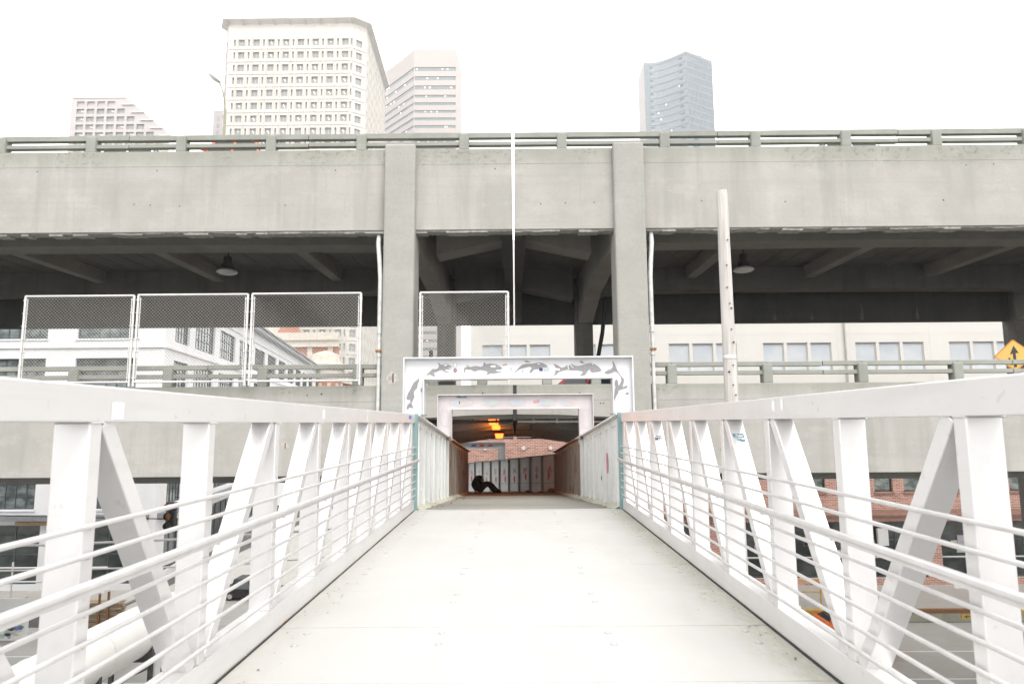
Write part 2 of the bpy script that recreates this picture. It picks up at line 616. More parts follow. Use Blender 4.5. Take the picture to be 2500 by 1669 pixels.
def text_mesh(s, size, mat, bold=0.0, shear=0.0):
    cu = bpy.data.curves.new('txt', 'FONT')
    cu.body = s
    cu.size = size
    cu.align_x = 'CENTER'
    cu.align_y = 'CENTER'
    cu.offset = bold
    cu.shear = shear
    cu.extrude = 0.0008
    cu.resolution_u = 3
    o = bpy.data.objects.new('txt', cu)
    COL.objects.link(o)
    me = bpy.data.meshes.new_from_object(o)
    bpy.data.objects.remove(o)
    me.materials.clear()
    me.materials.append(mat)
    return me


# ================================================================== THE SETTING
GZ = -11.86  # street level from scaling the street group about the camera, numbers baked in
g = MB().box(-900, 900, -200, 900, GZ - 1.0, GZ)
structure('ground', g, ROAD)
g = MB().box(-180, 180, 17.0, 46.7, GZ - 0.5, GZ + 0.004)
structure('road', g, ROADPALE)
g = MB().box(-29.8, -4.4, 46.75, 150, GZ - 0.5, GZ + 0.006)
structure('side_street', g, ROADPALE)
for yy in (36.8, 41.0):
    structure('lane_marking', MB().box(-150, 150, yy, yy + 0.12, GZ, GZ + 0.009), WPRINT)
g = MB().box(-150, -30.1, 50.6, 56.36, GZ - 0.5, GZ + 0.14)
structure('pavement', g, PAVE, 0.02)

# ================================================================== ALUMINIUM FOOTBRIDGE (foreground)
XL, XR = -2.12, 2.24          # inner faces of the two trusses
YJ = 14.0                     # joint with the old bridge
bridge = thing('footbridge', (0.06, 6.0, 0), 'pale aluminium truss footbridge with flat deck running away from the camera', 'footbridge')
seams = [-3.0, -1.55, -0.27, 1.01, 2.3, 3.57, 4.84, 6.11, 7.39, 8.65, 9.94, 11.22, 12.5, YJ]
for a, b in zip(seams, seams[1:]):
    mb = MB()
    mb.box(XL + 0.006, XR - 0.006, a + 0.005, b - 0.005, -0.06, random.uniform(-0.0012, 0.0012))
    part('deck_panel', mb, DECK, bridge, 0.004)
# dome headed deck screws, four lines of pairs over each joist
sm = MB()
sm.lathe((0, 0, 0), [(0.031, -0.002), (0.031, 0.003), (0.027, 0.007), (0.016, 0.010), (0.0005, 0.012)], 12)
sme = sm.mesh('screw', plain('dull_screw_steel', (0.36, 0.355, 0.345), .4, .2, .05))
for k in range(9):
    yj = 3.22 + 1.28 * k
    for sx in (-1.83, -0.64, 0.79, 1.98):
        for dy in (-0.15, 0.15):
            if yj + dy < YJ - 0.1:
                obj('screw', sme, bridge, (sx + random.uniform(-.012, .012), yj + dy + random.uniform(-.012, .012), 0.001))
posts = [3.34 + 1.285 * k for k in range(-3, 9)]
TW = 0.195
for side, x in ((-1, XL), (1, XR)):
    xi, xo = x, x + side * TW
    x0, x1 = min(xi, xo), max(xi, xo)
    seam_y = 9.45 if side < 0 else 9.01
    for a, b in ((-3.0, seam_y), (seam_y + 0.006, YJ - 0.03)):
        part('top_chord', MB().box(x0, x1, a, b, 1.82, 2.005), ALU, bridge, 0.008)
        part('bottom_chord', MB().box(x0, x1, a, b, 0.012, 0.215), ALU, bridge, 0.008)
    for y in posts:
        part('post', MB().box(x0 + 0.006, x1 - 0.006, y - 0.05, y + 0.05, 0.2, 1.83), ALU, bridge, 0.008)
    for y, y2 in zip(posts, posts[1:]):
        if y > 4.4:
            top, bot = y2 - 0.10, y + 0.10
        else:
            top, bot = y + 0.10, y2 - 0.10
        cx = (x0 + x1) / 2
        dg = MB().beam((cx, bot, 0.205), (cx, top, 1.825), TW - 0.03, 0.10, (0, 1, 0))
        dobj = part('diagonal', dg, ALU, bridge, 0.008)
        if side > 0 and abs(y - 7.195) < 0.1 or side > 0 and abs(y - 9.765) < 0.1 or side < 0 and abs(y - 12.335) < 0.1:
            dobj['mark'] = 1
        dobj['y0'], dobj['y1'], dobj['side'] = bot, top, side
    wb2 = MB()
    for y in posts:
        for z, up in ((1.82, -1), (.215, 1)):
            for xa in (x0 + .006, x1 - .006):
                wb2.tube([(xa, y - .05, z + up * .003), (xa, y, z + up * .004), (xa, y + .05, z + up * .003)], [.006, .008, .006], 5)
            for ya in (y - .05, y + .05):
                wb2.tube([(x0 + .006 + TW * q / 6, ya, z + up * (.003 if q % 2 else .0045)) for q in range(7)], .006, 5)
    part('weld_bead', wb2, ALU_R, bridge, kind='stuff')
    # horizontal guard bars and the handrail
    for z in (0.32, 0.462, 0.606, 0.75, 0.895, 1.17, 1.31):
        xb = x - side * 0.021
        part('guard_bar', MB().cyl((xb, -3, z), (xb, YJ - 0.05, z), 0.0145, n=8), ALU_R, bridge)
        cl = MB()
        for y in posts:
            cl.cyl((x + side * 0.003, y - 0.02, z - 0.016), (xb, y - 0.02, z - 0.016), 0.008, n=6)
        part('bar_clip', cl, ALU_R, bridge, kind='stuff')
    hx = x - side * 0.085
    h = MB().cyl((hx, -3, 1.045), (hx, YJ - 0.05, 1.045), 0.0245, n=12)
    h.box(hx - 0.006, hx + 0.006, -3, YJ - 0.06, 1.0, 1.03)
    hr = part('handrail', h, ALU_R, bridge)
    br = MB()
    for y in posts:
        br.box(min(hx, x + side * 0.01), max(hx, x + side * 0.01), y - 0.012, y + 0.012, 0.985, 1.0)
    part('bracket', br, ALU_R, hr, kind='stuff')
    part('end_post', MB().box(min(x - side * 0.05, x + side * 0.03), max(x - side * 0.05, x + side * 0.03), YJ - 0.025, YJ + 0.09, -0.05, 2.01), TEAL, bridge, 0.006)
    # toe gap: thin black strip painting in the shade below the bottom chord
    part('gap_shade_strip', MB().box(x - side * 0.004 if side < 0 else x - 0.012, x + 0.012 if side < 0 else x + 0.004, -3, YJ - 0.1, -0.012, 0.0135), BLACK, bridge)
part('deck_edge_plate', MB().box(XL, XR, YJ - 0.02, YJ + 0.06, 0.002, 0.008), ALU_R, bridge)


def sticker_quad(xf, y, z, w, h, facing):
    """sticker on a vertical truss face looking along -X or +X (facing)"""
    mb = MB()
    x = xf + facing * 0.0015
    mb.quad((x, y - w / 2, z - h / 2), (x, y + w / 2, z - h / 2), (x, y + w / 2, z + h / 2), (x, y - w / 2, z + h / 2))
    return mb


part('sticker', sticker_quad(XL, 3.5, 1.88, 0.11, 0.09, 1), WPRINT, bridge, label='square white sticker on the left top chord')


def oval(xf, y, z, ry, rz_, facing):
    x = xf + facing * 0.0015
    pts = [(x, y + ry * math.cos(a * math.pi / 8), z + rz_ * math.sin(a * math.pi / 8)) for a in range(16)]
    return MB().add(pts, [tuple(range(16))])


part('sticker', oval(XL, 7.28, 1.91, 0.05, 0.055, 1), WPRINT, bridge, label='oval white sticker on the left top chord')
part('sticker', oval(XR, 5.70, 1.935, 0.035, 0.05, -1), WPRINT, bridge, label='oval white sticker on the right top chord')
part('sticker', oval(XR, 5.52, 1.94, 0.03, 0.055, -1), WPRINT, bridge, label='oval white sticker on the right top chord')
part('sticker', sticker_quad(XL, 13.3, 1.93, 0.30, 0.07, 1), BLUEPR, bridge, label='small blue sticker at the far end of the left top chord')


def on_diagonal(side, y_near, t, w, parts_fn):
    """local frame on the upper face of a diagonal: returns matrix with x across, y up the slope"""
    x = XL if side < 0 else XR
    cx = x + side * TW / 2
    bot, top = y_near + 0.10, y_near + 1.285 - 0.10
    p, q = Vector((cx, bot, 0.205)), Vector((cx, top, 1.825))
    tdir = (q - p).normalized()
    ndir = Vector((0, -tdir.z, tdir.y))
    xd = Vector((1, 0, 0))
    c = p + (q - p) * t + ndir * (0.05 + 0.002)
    return Matrix(((xd.x, tdir.x, ndir.x, c.x), (xd.y, tdir.y, ndir.y, c.y), (xd.z, tdir.z, ndir.z, c.z), (0, 0, 0, 1)))


def flat_on(M, me, name, parent, dn=0.0, off=(0, 0)):
    me.transform(Matrix.Translation(-wloc(parent)) @ M @ Matrix.Translation((off[0], off[1], dn)))
    o = obj(name, me, parent)
    return o


diags = [o for o in bridge.children if o.name.startswith('diagonal')]


def find_diag(side, y):
    for o in diags:
        if o['side'] == side and abs(o['y0'] - (y + 0.10)) < 0.05:
            return o


def tri_sheet(pts, mat, name='print'):
    return MB().add([(p[0], p[1], 0) for p in pts], [tuple(range(len(pts)))]).mesh(name, mat)


# "Take Courage" sticker and "MTC" sticker on two right-hand diagonals
dg = find_diag(1, posts[5])
if dg:
    M = on_diagonal(1, posts[5], 0.865, 0.1, None)
    s = [(-0.062, 0.048), (0.058, 0.048), (0.058, -0.052), (0.02, -0.054), (-0.015, -0.035), (-0.055, 0.0)]
    o = flat_on(M, tri_sheet(s, TEALPR), 'sticker', dg)
    o['label'] = 'teal sticker reading Take Courage'
    flat_on(M, text_mesh('Take', 0.040, WPRINT, 0.001, 0.2), 'lettering', dg, 0.001, (0.0, 0.022))
    flat_on(M, text_mesh('Courage', 0.033, WPRINT, 0.001, 0.2), 'lettering', dg, 0.001, (0.003, -0.008))
dg = find_diag(1, posts[8])
if dg:
    M = on_diagonal(1, posts[8], 0.80, 0.1, None)
    o = flat_on(M, text_mesh('MTC', 0.072, NAVY, 0.004), 'sticker', dg)
    o['label'] = 'dark blue lettering MTC'
    flat_on(M, text_mesh('ROVERS', 0.030, NAVY, 0.001), 'lettering', dg, 0, (0, 0.052))

# ================================================================== OLD PLATE GIRDER BRIDGE
SL = 0.08376
SX = -0.010


def fz(y):
    return -SL * (y - YJ)


old = thing('girder_bridge', (0, 20, fz(20)), 'old steel plate girder footbridge sloping down under the viaduct', 'footbridge')
YE_L, YE_R = 33.0, 34.6


def sx(y):
    return SX * (y - YJ)


mb = MB()
mb.add([(XL - .3, YJ + .06, fz(YJ + .06)), (XR + .3, YJ + .06, fz(YJ + .06)), (XR + .3 + sx(34.6), 34.6, fz(34.6)), (XL - .3 + sx(33), 33.0, fz(33.0)),
        (XL - .3, YJ + .06, -0.35), (XR + .3, YJ + .06, -0.35), (XR + .3 + sx(34.6), 34.6, fz(34.6) - .35), (XL - .3 + sx(33), 33, fz(33) - .35)],
       [(0, 1, 2, 3), (7, 6, 5, 4), (0, 4, 5, 1), (1, 5, 6, 2), (2, 6, 7, 3), (3, 7, 4, 0)])
part('floor_slab', mb, OLDDECK, old)
mb = MB()
mb.add([(XL + sx(33) - .3, 33, fz(33) - .004), (XR + .3 + sx(34.6), 34.6, fz(34.6) - .004), (-2.4, 47, -2.92), (-6.6, 44.5, -2.7)], [(0, 1, 2, 3)])
part('floor_slab', mb, PAVE, old)


def girder_panels(side, ya, yb, wmat, sfmat, x, H=1.97):
    """one girder between ya and yb: web, flanges, stiffener angles and rivet rows"""
    w = MB()
    x0, x1 = x + sx(ya), x + sx(yb)
    o = side
    w.add([(x0 + o * .11, ya, fz(ya) - .1), (x1 + o * .11, yb, fz(yb) - .1), (x1 + o * .11, yb, fz(yb) + H), (x0 + o * .11, ya, fz(ya) + H),
           (x0 + o * .13, ya, fz(ya) - .1), (x1 + o * .13, yb, fz(yb) - .1), (x1 + o * .13, yb, fz(yb) + H), (x0 + o * .13, ya, fz(ya) + H)],
          [(0, 1, 2, 3), (7, 6, 5, 4), (0, 3, 7, 4), (1, 5, 6, 2), (3, 2, 6, 7)])
    return w


def run_girder(side, x, ybreaks):
    for (ya, yb, m) in ybreaks:
        part('web_plate', girder_panels(side, ya, yb, m, m, x), m, old)
        t = MB()
        a, b = Vector((x + sx(ya) + side * .15, ya, fz(ya) + 1.99)), Vector((x + sx(yb) + side * .15, yb, fz(yb) + 1.99))
        t.beam(a, b, 0.36, 0.035)
        part('top_flange', t, m, old)
        t = MB()
        a.z -= 0.10
        b.z -= 0.10
        a.x -= side * .055
        b.x -= side * .055
        t.beam(a, b, 0.022, 0.16)
        part('flange_angle', t, m, old)


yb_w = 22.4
run_girder(-1, XL + .05, [(YJ + .08, yb_w, PAINT_W), (yb_w, YE_L, PAINT_TUNNEL)])
run_girder(1, XR - .05, [(YJ + .08, yb_w + .4, PAINT_W), (yb_w + .4, YE_R, PAINT_TUNNEL)])
# stiffeners
for side, x, ye in ((-1, XL + .05, YE_L), (1, XR - .05, YE_R)):
    y = 14.55
    k = 0
    while y < ye - 0.1:
        m = PAINT_W if y < 22.5 else PAINT_TUNNEL
        st = MB()
        xx = x + sx(y)
        H = 1.86
        st.box(min(xx + side * .03, xx + side * .11), max(xx + side * .03, xx + side * .11), y - .01, y + .01, fz(y) - .05, fz(y) + H)
        st.box(min(xx + side * .09, xx + side * .109), max(xx + side * .09, xx + side * .109), y - .13, y + .01, fz(y) - .05, fz(y) + H)
        so = part('stiffener', st, m, old)
        rv = MB()
        for q in range(12):
            zz = fz(y) + 0.12 + q * 0.15
            rv.cyl((xx + side * .095, y - .07, zz), (xx + side * .075, y - .07, zz), 0.016, 0.009, 6)
        part('rivets', rv, m, so, kind='stuff')
        y += 0.98 if k % 3 else 1.12
        k += 1
    # splice plates and patches
    for yp, zp, hh in ((15.3, 0.42, 0.5), (17.4, 0.40, 0.45), (19.3, 0.36, 0.7)):
        xx = x + sx(yp) + side * .104
        part('patch_plate', MB().box(xx - .006, xx + .006, yp - .28, yp + .28, fz(yp) + .02, fz(yp) + zp), PAINT_W, old)
    # mortar fillet along the foot of the girder
    fl = MB()
    n = 60
    vs = []
    for i in range(n + 1):
        y = YJ + .1 + (ye - YJ - .1) * i / n
        xx = x + sx(y)
        wob = random.uniform(-.05, .04)
        hh = random.uniform(.05, .13)
        vs += [(xx - side * (.10 + wob), y, fz(y) + 0.004), (xx + side * .05, y, fz(y) + hh * .8), (xx + side * .105, y, fz(y) + hh)]
    fs = []
    for i in range(n):
        a = i * 3
        fs += [(a, a + 1, a + 4, a + 3), (a + 1, a + 2, a + 5, a + 4)]
    fl.add(vs, fs)
    part('mortar_fillet', fl, MORTAR, old)


# rust marks and small painted patches on the white girders
def wall_patch(side, y, z, w, h, mat, name='rust_mark', jag=0.3):
    x = (XL + .05 if side < 0 else XR - .05) + sx(y) + side * (.112 if name != 'handbill' else .111)
    x -= side * 0.0
    pts = []
    n = 14
    for i in range(n):
        a = 2 * math.pi * i / n
        rr = 1 + random.uniform(-jag, jag)
        pts.append((x - side * 0.012, y + math.copysign(abs(math.cos(a)) ** .6, math.cos(a)) * w / 2 * rr, fz(y) + z + math.copysign(abs(math.sin(a)) ** .6, math.sin(a)) * h / 2 * rr))
    return part(name, MB().add(pts, [tuple(range(n))]), mat, old)


wall_patch(-1, 16.9, 0.62, 0.14, 0.28, RUST)
wall_patch(-1, 16.92, 0.36, 0.07, 0.34, RUST)
wall_patch(-1, 14.75, 0.22, 0.08, 0.35, RUST)
wall_patch(-1, 15.75, 0.2, 0.05, 0.4, RUST)
wall_patch(1, 16.4, 1.0, 0.34, 0.5, PINKPR, 'handbill', .05)
wall_patch(1, 14.75, 1.05, 0.34, 0.55, PINKPR, 'handbill', .05)
wall_patch(1, 17.55, 0.65, 0.3, 0.09, BLACK, 'paint_scribble', .4)
for k in range(3):
    wall_patch(-1, 15.0 + k * 1.1, 1.74, 0.4, 0.09, OLIVEPR, 'algae_patch', .5)

# second span, turning left beyond the viaduct
A2, B2 = Vector((2.2, 34.1, fz(34.1))), Vector((-3.45, 48.55, -3.04))
seg = (B2 - A2)
L2 = seg.length
u2 = seg.normalized()
n2 = Vector((-u2.y, u2.x, 0)).normalized()      # towards the camera side (left of travel)
if n2.y > 0:
    n2 = -n2
w2 = MB()
Ht = 1.86
w2.add([A2 + Vector((0, 0, -.1)), B2 + Vector((0, 0, -.1)), B2 + Vector((0, 0, 1.94)), A2 + Vector((0, 0, Ht)),
        A2 - n2 * .03 + Vector((0, 0, -.1)), B2 - n2 * .03 + Vector((0, 0, -.1)), B2 - n2 * .03 + Vector((0, 0, 1.94)), A2 - n2 * .03 + Vector((0, 0, Ht))],
       [(0, 1, 2, 3), (7, 6, 5, 4), (0, 3, 7, 4), (1, 5, 6, 2), (3, 2, 6, 7)])
part('web_plate', w2, PAINT_W, old)
t = MB().beam(A2 + Vector((0, 0, Ht + .02)), B2 + Vector((0, 0, 1.96)), 0.36, 0.05)
part('top_flange', t, PAINT_G, old)
npan = 9
for i in range(npan + 1):
    f = (i + 0.15) / (npan + .2)
    p = A2.lerp(B2, f)
    hh = Ht * (1 - f) + 1.94 * f
    st = MB().beam(p + n2 * .06 + Vector((0, 0, -.05)), p + n2 * .06 + Vector((0, 0, hh)), 0.085, 0.11, tuple(n2))
    part('stiffener', st, PAINT_G, old)
    if i < npan:
        f2 = (i + 0.65) / (npan + .2)
        c = A2.lerp(B2, f2) + n2 * .012
        hh2 = Ht * (1 - f2) + 1.94 * f2
        # lower seam line of each panel
        a = A2.lerp(B2, f + .02) + Vector((0, 0, .45)) + n2 * .008
        b = A2.lerp(B2, f + .1) + Vector((0, 0, .45)) + n2 * .008
        part('lap_seam', MB().beam(a, b, .012, .02), PAINT_G, old)

        def wp(u, v):
            return c + u2 * u + Vector((0, 0, v))
        hue = [REDPR, PINKPR, REDPR, REDPR, REDPR, PINKPR, OLIVEPR, OLIVEPR, REDPR][i]
        sc = MB()
        rnd = random.Random(i * 13 + 1)
        for _ in range(4 if i < 6 else 2):
            q = [wp(rnd.uniform(-.3, .3), hh2 * .62 + rnd.uniform(-.2, .22)) for _ in range(5)]
            for a, b in zip(q, q[1:]):
                sc.beam(a, b, .004, .03, tuple(n2.cross((b - a).normalized())))
        part('paint_scribble', sc, LILACPR if i % 2 else PINKPR, old)
        zc = hh2 * .40 + rnd.uniform(-.05, .08)
        uu = rnd.uniform(-.12, .15)
        pts = [wp(uu + .17 * math.cos(a) * (1 + rnd.uniform(-.3, .3)), zc + .2 * math.sin(a) * (1 + rnd.uniform(-.3, .3))) for a in [math.pi / 4 + k * math.pi / 4 for k in range(8)]]
        part('painted_shape', MB().add(pts, [tuple(range(8))]), hue, old)

# ------------------------------------------------------------------ portal frames over the old bridge
ORCA = [
[(-1.966,2.868),(-1.921,2.915),(-1.872,2.958),(-1.841,2.995),(-1.81,3.011),(-1.773,3.001),(-1.723,3.013),(-1.692,3.048),(-1.676,3.085),(-1.699,3.125),(-1.714,3.15),(-1.662,3.125),(-1.624,3.093),(-1.593,3.114),(-1.537,3.12),(-1.488,3.111),(-1.438,3.083),(-1.388,3.051),(-1.413,3.041),(-1.462,3.039),(-1.462,3.018),(-1.394,3.011),(-1.425,2.999),(-1.499,2.997),(-1.555,2.987),(-1.536,2.962),(-1.456,2.937),(-1.487,2.929),(-1.549,2.937),(-1.592,2.962),(-1.605,2.981),(-1.648,2.975),(-1.698,2.957),(-1.747,2.933),(-1.797,2.914),(-1.772,2.877),(-1.771,2.83),(-1.809,2.846),(-1.852,2.865),(-1.871,2.884),(-1.908,2.872)],
[(-1.124,2.891),(-1.127,2.959),(-1.121,3.015),(-1.096,3.04),(-1.04,3.048),(-1.09,3.106),(-1.046,3.077),(-0.99,3.043),(-0.916,3.06),(-0.854,3.069),(-0.792,3.056),(-0.742,3.05),(-0.699,3.068),(-0.692,3.118),(-0.667,3.149),(-0.649,3.149),(-0.655,3.111),(-0.605,3.111),(-0.531,3.119),(-0.432,3.106),(-0.357,3.078),(-0.295,3.034),(-0.271,3.003),(-0.308,2.984),(-0.407,2.979),(-0.42,2.956),(-0.37,2.941),(-0.283,2.943),(-0.296,2.926),(-0.383,2.906),(-0.457,2.892),(-0.532,2.895),(-0.581,2.874),(-0.637,2.854),(-0.618,2.887),(-0.6,2.924),(-0.631,2.949),(-0.693,2.962),(-0.755,2.975),(-0.817,2.969),(-0.866,2.945),(-0.922,2.951),(-0.959,2.98),(-1.028,2.983),(-1.09,2.996),(-1.102,2.946)],
[(-0.01,2.891),(-0.0,2.926),(0.05,2.975),(0.112,3.043),(0.175,3.089),(0.262,3.107),(0.398,3.11),(0.498,3.128),(0.548,3.136),(0.61,3.127),(0.671,3.102),(0.721,3.064),(0.739,3.03),(0.708,3.018),(0.621,3.021),(0.546,3.003),(0.521,2.984),(0.434,2.973),(0.409,2.948),(0.384,2.911),(0.328,2.899),(0.335,2.948),(0.366,2.986),(0.379,3.017),(0.348,3.038),(0.286,3.033),(0.199,3.005),(0.124,2.987),(0.05,2.944)],
[(0.213,3.173),(0.275,3.175),(0.374,3.145),(0.312,3.138),(0.25,3.136)],
[(0.155,2.956),(0.236,2.972),(0.186,2.95),(0.204,2.906),(0.173,2.925)],
[(0.86,3.109),(0.907,3.094),(0.969,3.062),(1.042,3.015),(1.105,3.027),(1.167,3.067),(1.23,3.094),(1.279,3.091),(1.341,3.063),(1.415,3.052),(1.515,3.074),(1.602,3.101),(1.689,3.113),(1.763,3.1),(1.837,3.056),(1.898,2.999),(1.933,2.943),(1.883,2.919),(1.809,2.91),(1.734,2.899),(1.685,2.92),(1.68,2.951),(1.661,2.97),(1.624,2.939),(1.598,2.89),(1.56,2.846),(1.498,2.831),(1.44,2.839),(1.486,2.872),(1.518,2.915),(1.463,2.94),(1.376,2.951),(1.277,2.948),(1.166,2.965),(1.066,2.943),(1.004,2.925),(0.954,2.888),(0.916,2.847),(0.86,2.852),(0.898,2.895),(0.905,2.938),(0.887,2.982),(0.906,3.038),(0.882,3.075)],
[(1.457,3.164),(1.492,3.177),(1.516,3.151),(1.571,3.114),(1.503,3.108),(1.46,3.121)],
[(2.193,3.161),(2.174,3.14),(2.185,3.084),(2.183,3.022),(2.145,2.973),(2.07,2.954),(1.994,2.905),(2.006,2.872),(2.08,2.864),(2.155,2.886),(2.218,2.916),(2.261,2.91),(2.309,2.86),(2.345,2.81),(2.362,2.772),(2.36,2.698),(2.321,2.637),(2.308,2.6),(2.291,2.649),(2.286,2.711),(2.257,2.748),(2.225,2.712),(2.217,2.637),(2.233,2.576),(2.213,2.502),(2.205,2.428),(2.191,2.354),(2.174,2.268),(2.182,2.256),(2.214,2.317),(2.253,2.391),(2.285,2.433),(2.293,2.489),(2.343,2.513),(2.418,2.537),(2.48,2.555),(2.5,2.605),(2.456,2.601),(2.4,2.574),(2.395,2.611),(2.415,2.673),(2.429,2.735),(2.412,2.766),(2.388,2.797),(2.364,2.822),(2.316,2.884),(2.28,2.947),(2.257,3.009),(2.234,3.078),(2.211,3.121)],
[(2.426,2.399),(2.484,2.473),(2.528,2.419)],
[(-2.116,2.804),(-2.168,2.766),(-2.239,2.709),(-2.282,2.622),(-2.316,2.55),(-2.367,2.463),(-2.395,2.363),(-2.38,2.334),(-2.313,2.319),(-2.307,2.275),(-2.37,2.218),(-2.392,2.132),(-2.363,2.118),(-2.32,2.16),(-2.262,2.146),(-2.233,2.117),(-2.248,2.174),(-2.283,2.246),(-2.249,2.318),(-2.216,2.405),(-2.237,2.462),(-2.223,2.52),(-2.16,2.592),(-2.152,2.665),(-2.124,2.737)],
[(-2.084,2.583),(-2.058,2.588),(-2.049,2.533),(-2.06,2.49),(-2.081,2.505)],
]


def portal(y, xl, xr, zt, zb, wmat, label, lw=0.42, bh=0.44, cx=None):
    p = thing('portal_frame', ((xl + xr) / 2, y, zb), label, 'portal frame', 'white portal frames over the old bridge')
    c = xl, xr, zt
    # recessed web of the inverted U
    mb = MB()
    poly = [(xl, zb), (xl, zt), (xr, zt), (xr, zb), (xr - lw, zb), (xr - lw, zt - bh), (xl + lw, zt - bh), (xl + lw, zb)]
    mb.add([(a, y, b) for a, b in poly], [(0, 1, 6, 7), (1, 2, 5, 6), (2, 3, 4, 5)])
    mb.add([(a, y + .02, b) for a, b in poly], [(7, 6, 1, 0), (6, 5, 2, 1), (5, 4, 3, 2)])
    part('web_plate', mb, wmat, p)
    fr = MB()
    th, d0, d1 = 0.028, 0.13, 0.15
    fr.box(xl - th, xl, y - d0, y + d1, zb, zt + th)
    fr.box(xr, xr + th, y - d0, y + d1, zb, zt + th)
    fr.box(xl, xr, y - d0, y + d1, zt, zt + th)
    part('outer_flange', fr, wmat, p, 0.006)
    fr = MB()
    fr.box(xl + lw, xl + lw + .02, y - d0, y + d1, zb, zt - bh)
    fr.box(xr - lw - .02, xr - lw, y - d0, y + d1, zb, zt - bh)
    fr.box(xl + lw + .02, xr - lw - .02, y - d0, y + d1, zt - bh - .02, zt - bh)
    part('inner_flange', fr, wmat, p, 0.006)
    bp = MB()
    bp.box(xl - .06, xl + lw + .05, y - .18, y + .2, zb - .025, zb)
    bp.box(xr - lw - .05, xr + .06, y - .18, y + .2, zb - .025, zb)
    part('base_plate', bp, PAINT_G, p)
    return p


PY = 14.55
p1 = portal(PY, -2.44, 2.60, 3.23, 2.0, PORTAL_W, 'large white portal frame painted with grey orcas, nearest of the portals')


def flat_poly(name, pts, y, mat, par, holes=None):
    bm = bmesh.new()
    vs = [bm.verts.new((a, y, b)) for a, b in pts]
    es = [bm.edges.new((vs[i], vs[(i + 1) % len(vs)])) for i in range(len(vs))]
    bmesh.ops.triangle_fill(bm, use_beauty=True, use_dissolve=False, edges=es)
    me = bpy.data.meshes.new(name)
    bmesh.ops.translate(bm, verts=bm.verts, vec=-wloc(par))
    bm.to_mesh(me)
    bm.free()
    me.materials.append(mat)
    return obj(name, me, par)


ks = PY / 14.5
names = ['painted_orca', 'painted_orca', 'painted_orca', 'painted_fin', 'painted_mark', 'painted_orca', 'painted_fin', 'painted_orca', 'painted_fin', 'painted_orca', 'painted_fin']
for nm, pts in zip(names, ORCA):
    flat_poly(nm, [(a * ks, 1.8 + (b - 1.8) * ks) for a, b in pts], PY - 0.004, ORCAG, p1)


def ell(cx, cz, rx, rz_, n=12):
    return [(cx + rx * math.cos(2 * math.pi * k / n), cz + rz_ * math.sin(2 * math.pi * k / n)) for k in range(n)]


for cx, cz, rx, rz_ in ((-1.537, 3.089, .042, .014), (-0.475, 3.058, .068, .024), (0.537, 3.103, .027, .011), (-.37, 3.05, .012, .008), (1.74, 3.085, .02, .008)):
    flat_poly('eye_patch', ell(cx * ks, 1.8 + (cz - 1.8) * ks, rx, rz_), PY - 0.008, WPRINT, p1)
flat_poly('sticker', [(-1.36, 3.04), (-1.285, 3.04), (-1.285, 3.15), (-1.36, 3.15)], PY - 0.006, LILACPR, p1)
flat_poly('sticker', [(-1.348, 3.052), (-1.297, 3.052), (-1.297, 3.138), (-1.348, 3.138)], PY - 0.009, WPRINT, p1)
flat_poly('sticker', ell(-1.325, 2.975, .038, .045), PY - 0.006, NAVY, p1)
flat_poly('sticker', ell(-1.325, 2.972, .024, .026), PY - 0.009, PINKPR, p1)
flat_poly('sticker', [(-.28, 3.07), (-.17, 3.09), (-.16, 3.115), (-.25, 3.105)], PY - 0.006, PINKPR, p1)
flat_poly('sticker', [(-.1, 2.95), (-.06, 2.95), (-.06, 3.03), (-.1, 3.03)], PY - 0.006, BLUPALE, p1)
flat_poly('sticker', [(.545, 2.955), (.62, 2.94), (.635, 3.01), (.55, 3.025)], PY - 0.009, NAVY, p1)
flat_poly('sticker', [(.65, 2.94), (.775, 2.95), (.78, 3.03), (.65, 3.025)], PY - 0.009, BLUPALE, p1)
flat_poly('sticker', [(.90, 2.965), (1.01, 2.958), (1.01, 2.995), (.90, 3.015)], PY - 0.009, WPRINT, p1)
for q in range(2):
    a = [(1.19, 2.98), (1.205, 2.98), (1.195, 3.06), (1.22, 3.09), (1.205, 3.095), (1.18, 3.065)] if q == 0 else [(1.22, 3.09), (1.30, 3.01), (1.31, 3.018), (1.235, 3.095)]
    flat_poly('paint_scribble', [(u * ks, v) for u, v in a], PY - 0.009, WPRINT, p1)

P2Y = 21.4
FAINTL = plain('faint_lilac', (.40, .37, .395), .6, 0, .04)
FAINTP = plain('faint_peach', (.46, .405, .39), .6, 0, .04)
FAINTG = plain('faint_green', (.40, .44, .41), .6, 0, .04)
p2 = portal(P2Y, -2.49, 2.52, 2.705, 1.28, PORTAL_P, 'pinkish white portal frame with faint pastel drawings, middle of the portals')


def outline(pts, t, y, mat, par, name='painted_outline'):
    mb = MB()
    n = len(pts)
    for i in range(n):
        a, b = Vector((pts[i][0], y, pts[i][1])), Vector((pts[(i + 1) % n][0], y, pts[(i + 1) % n][1]))
        mb.beam(a, b, 0.003, t, tuple((b - a).normalized().cross(Vector((0, 1, 0)))))
    return part(name, mb, mat, par)


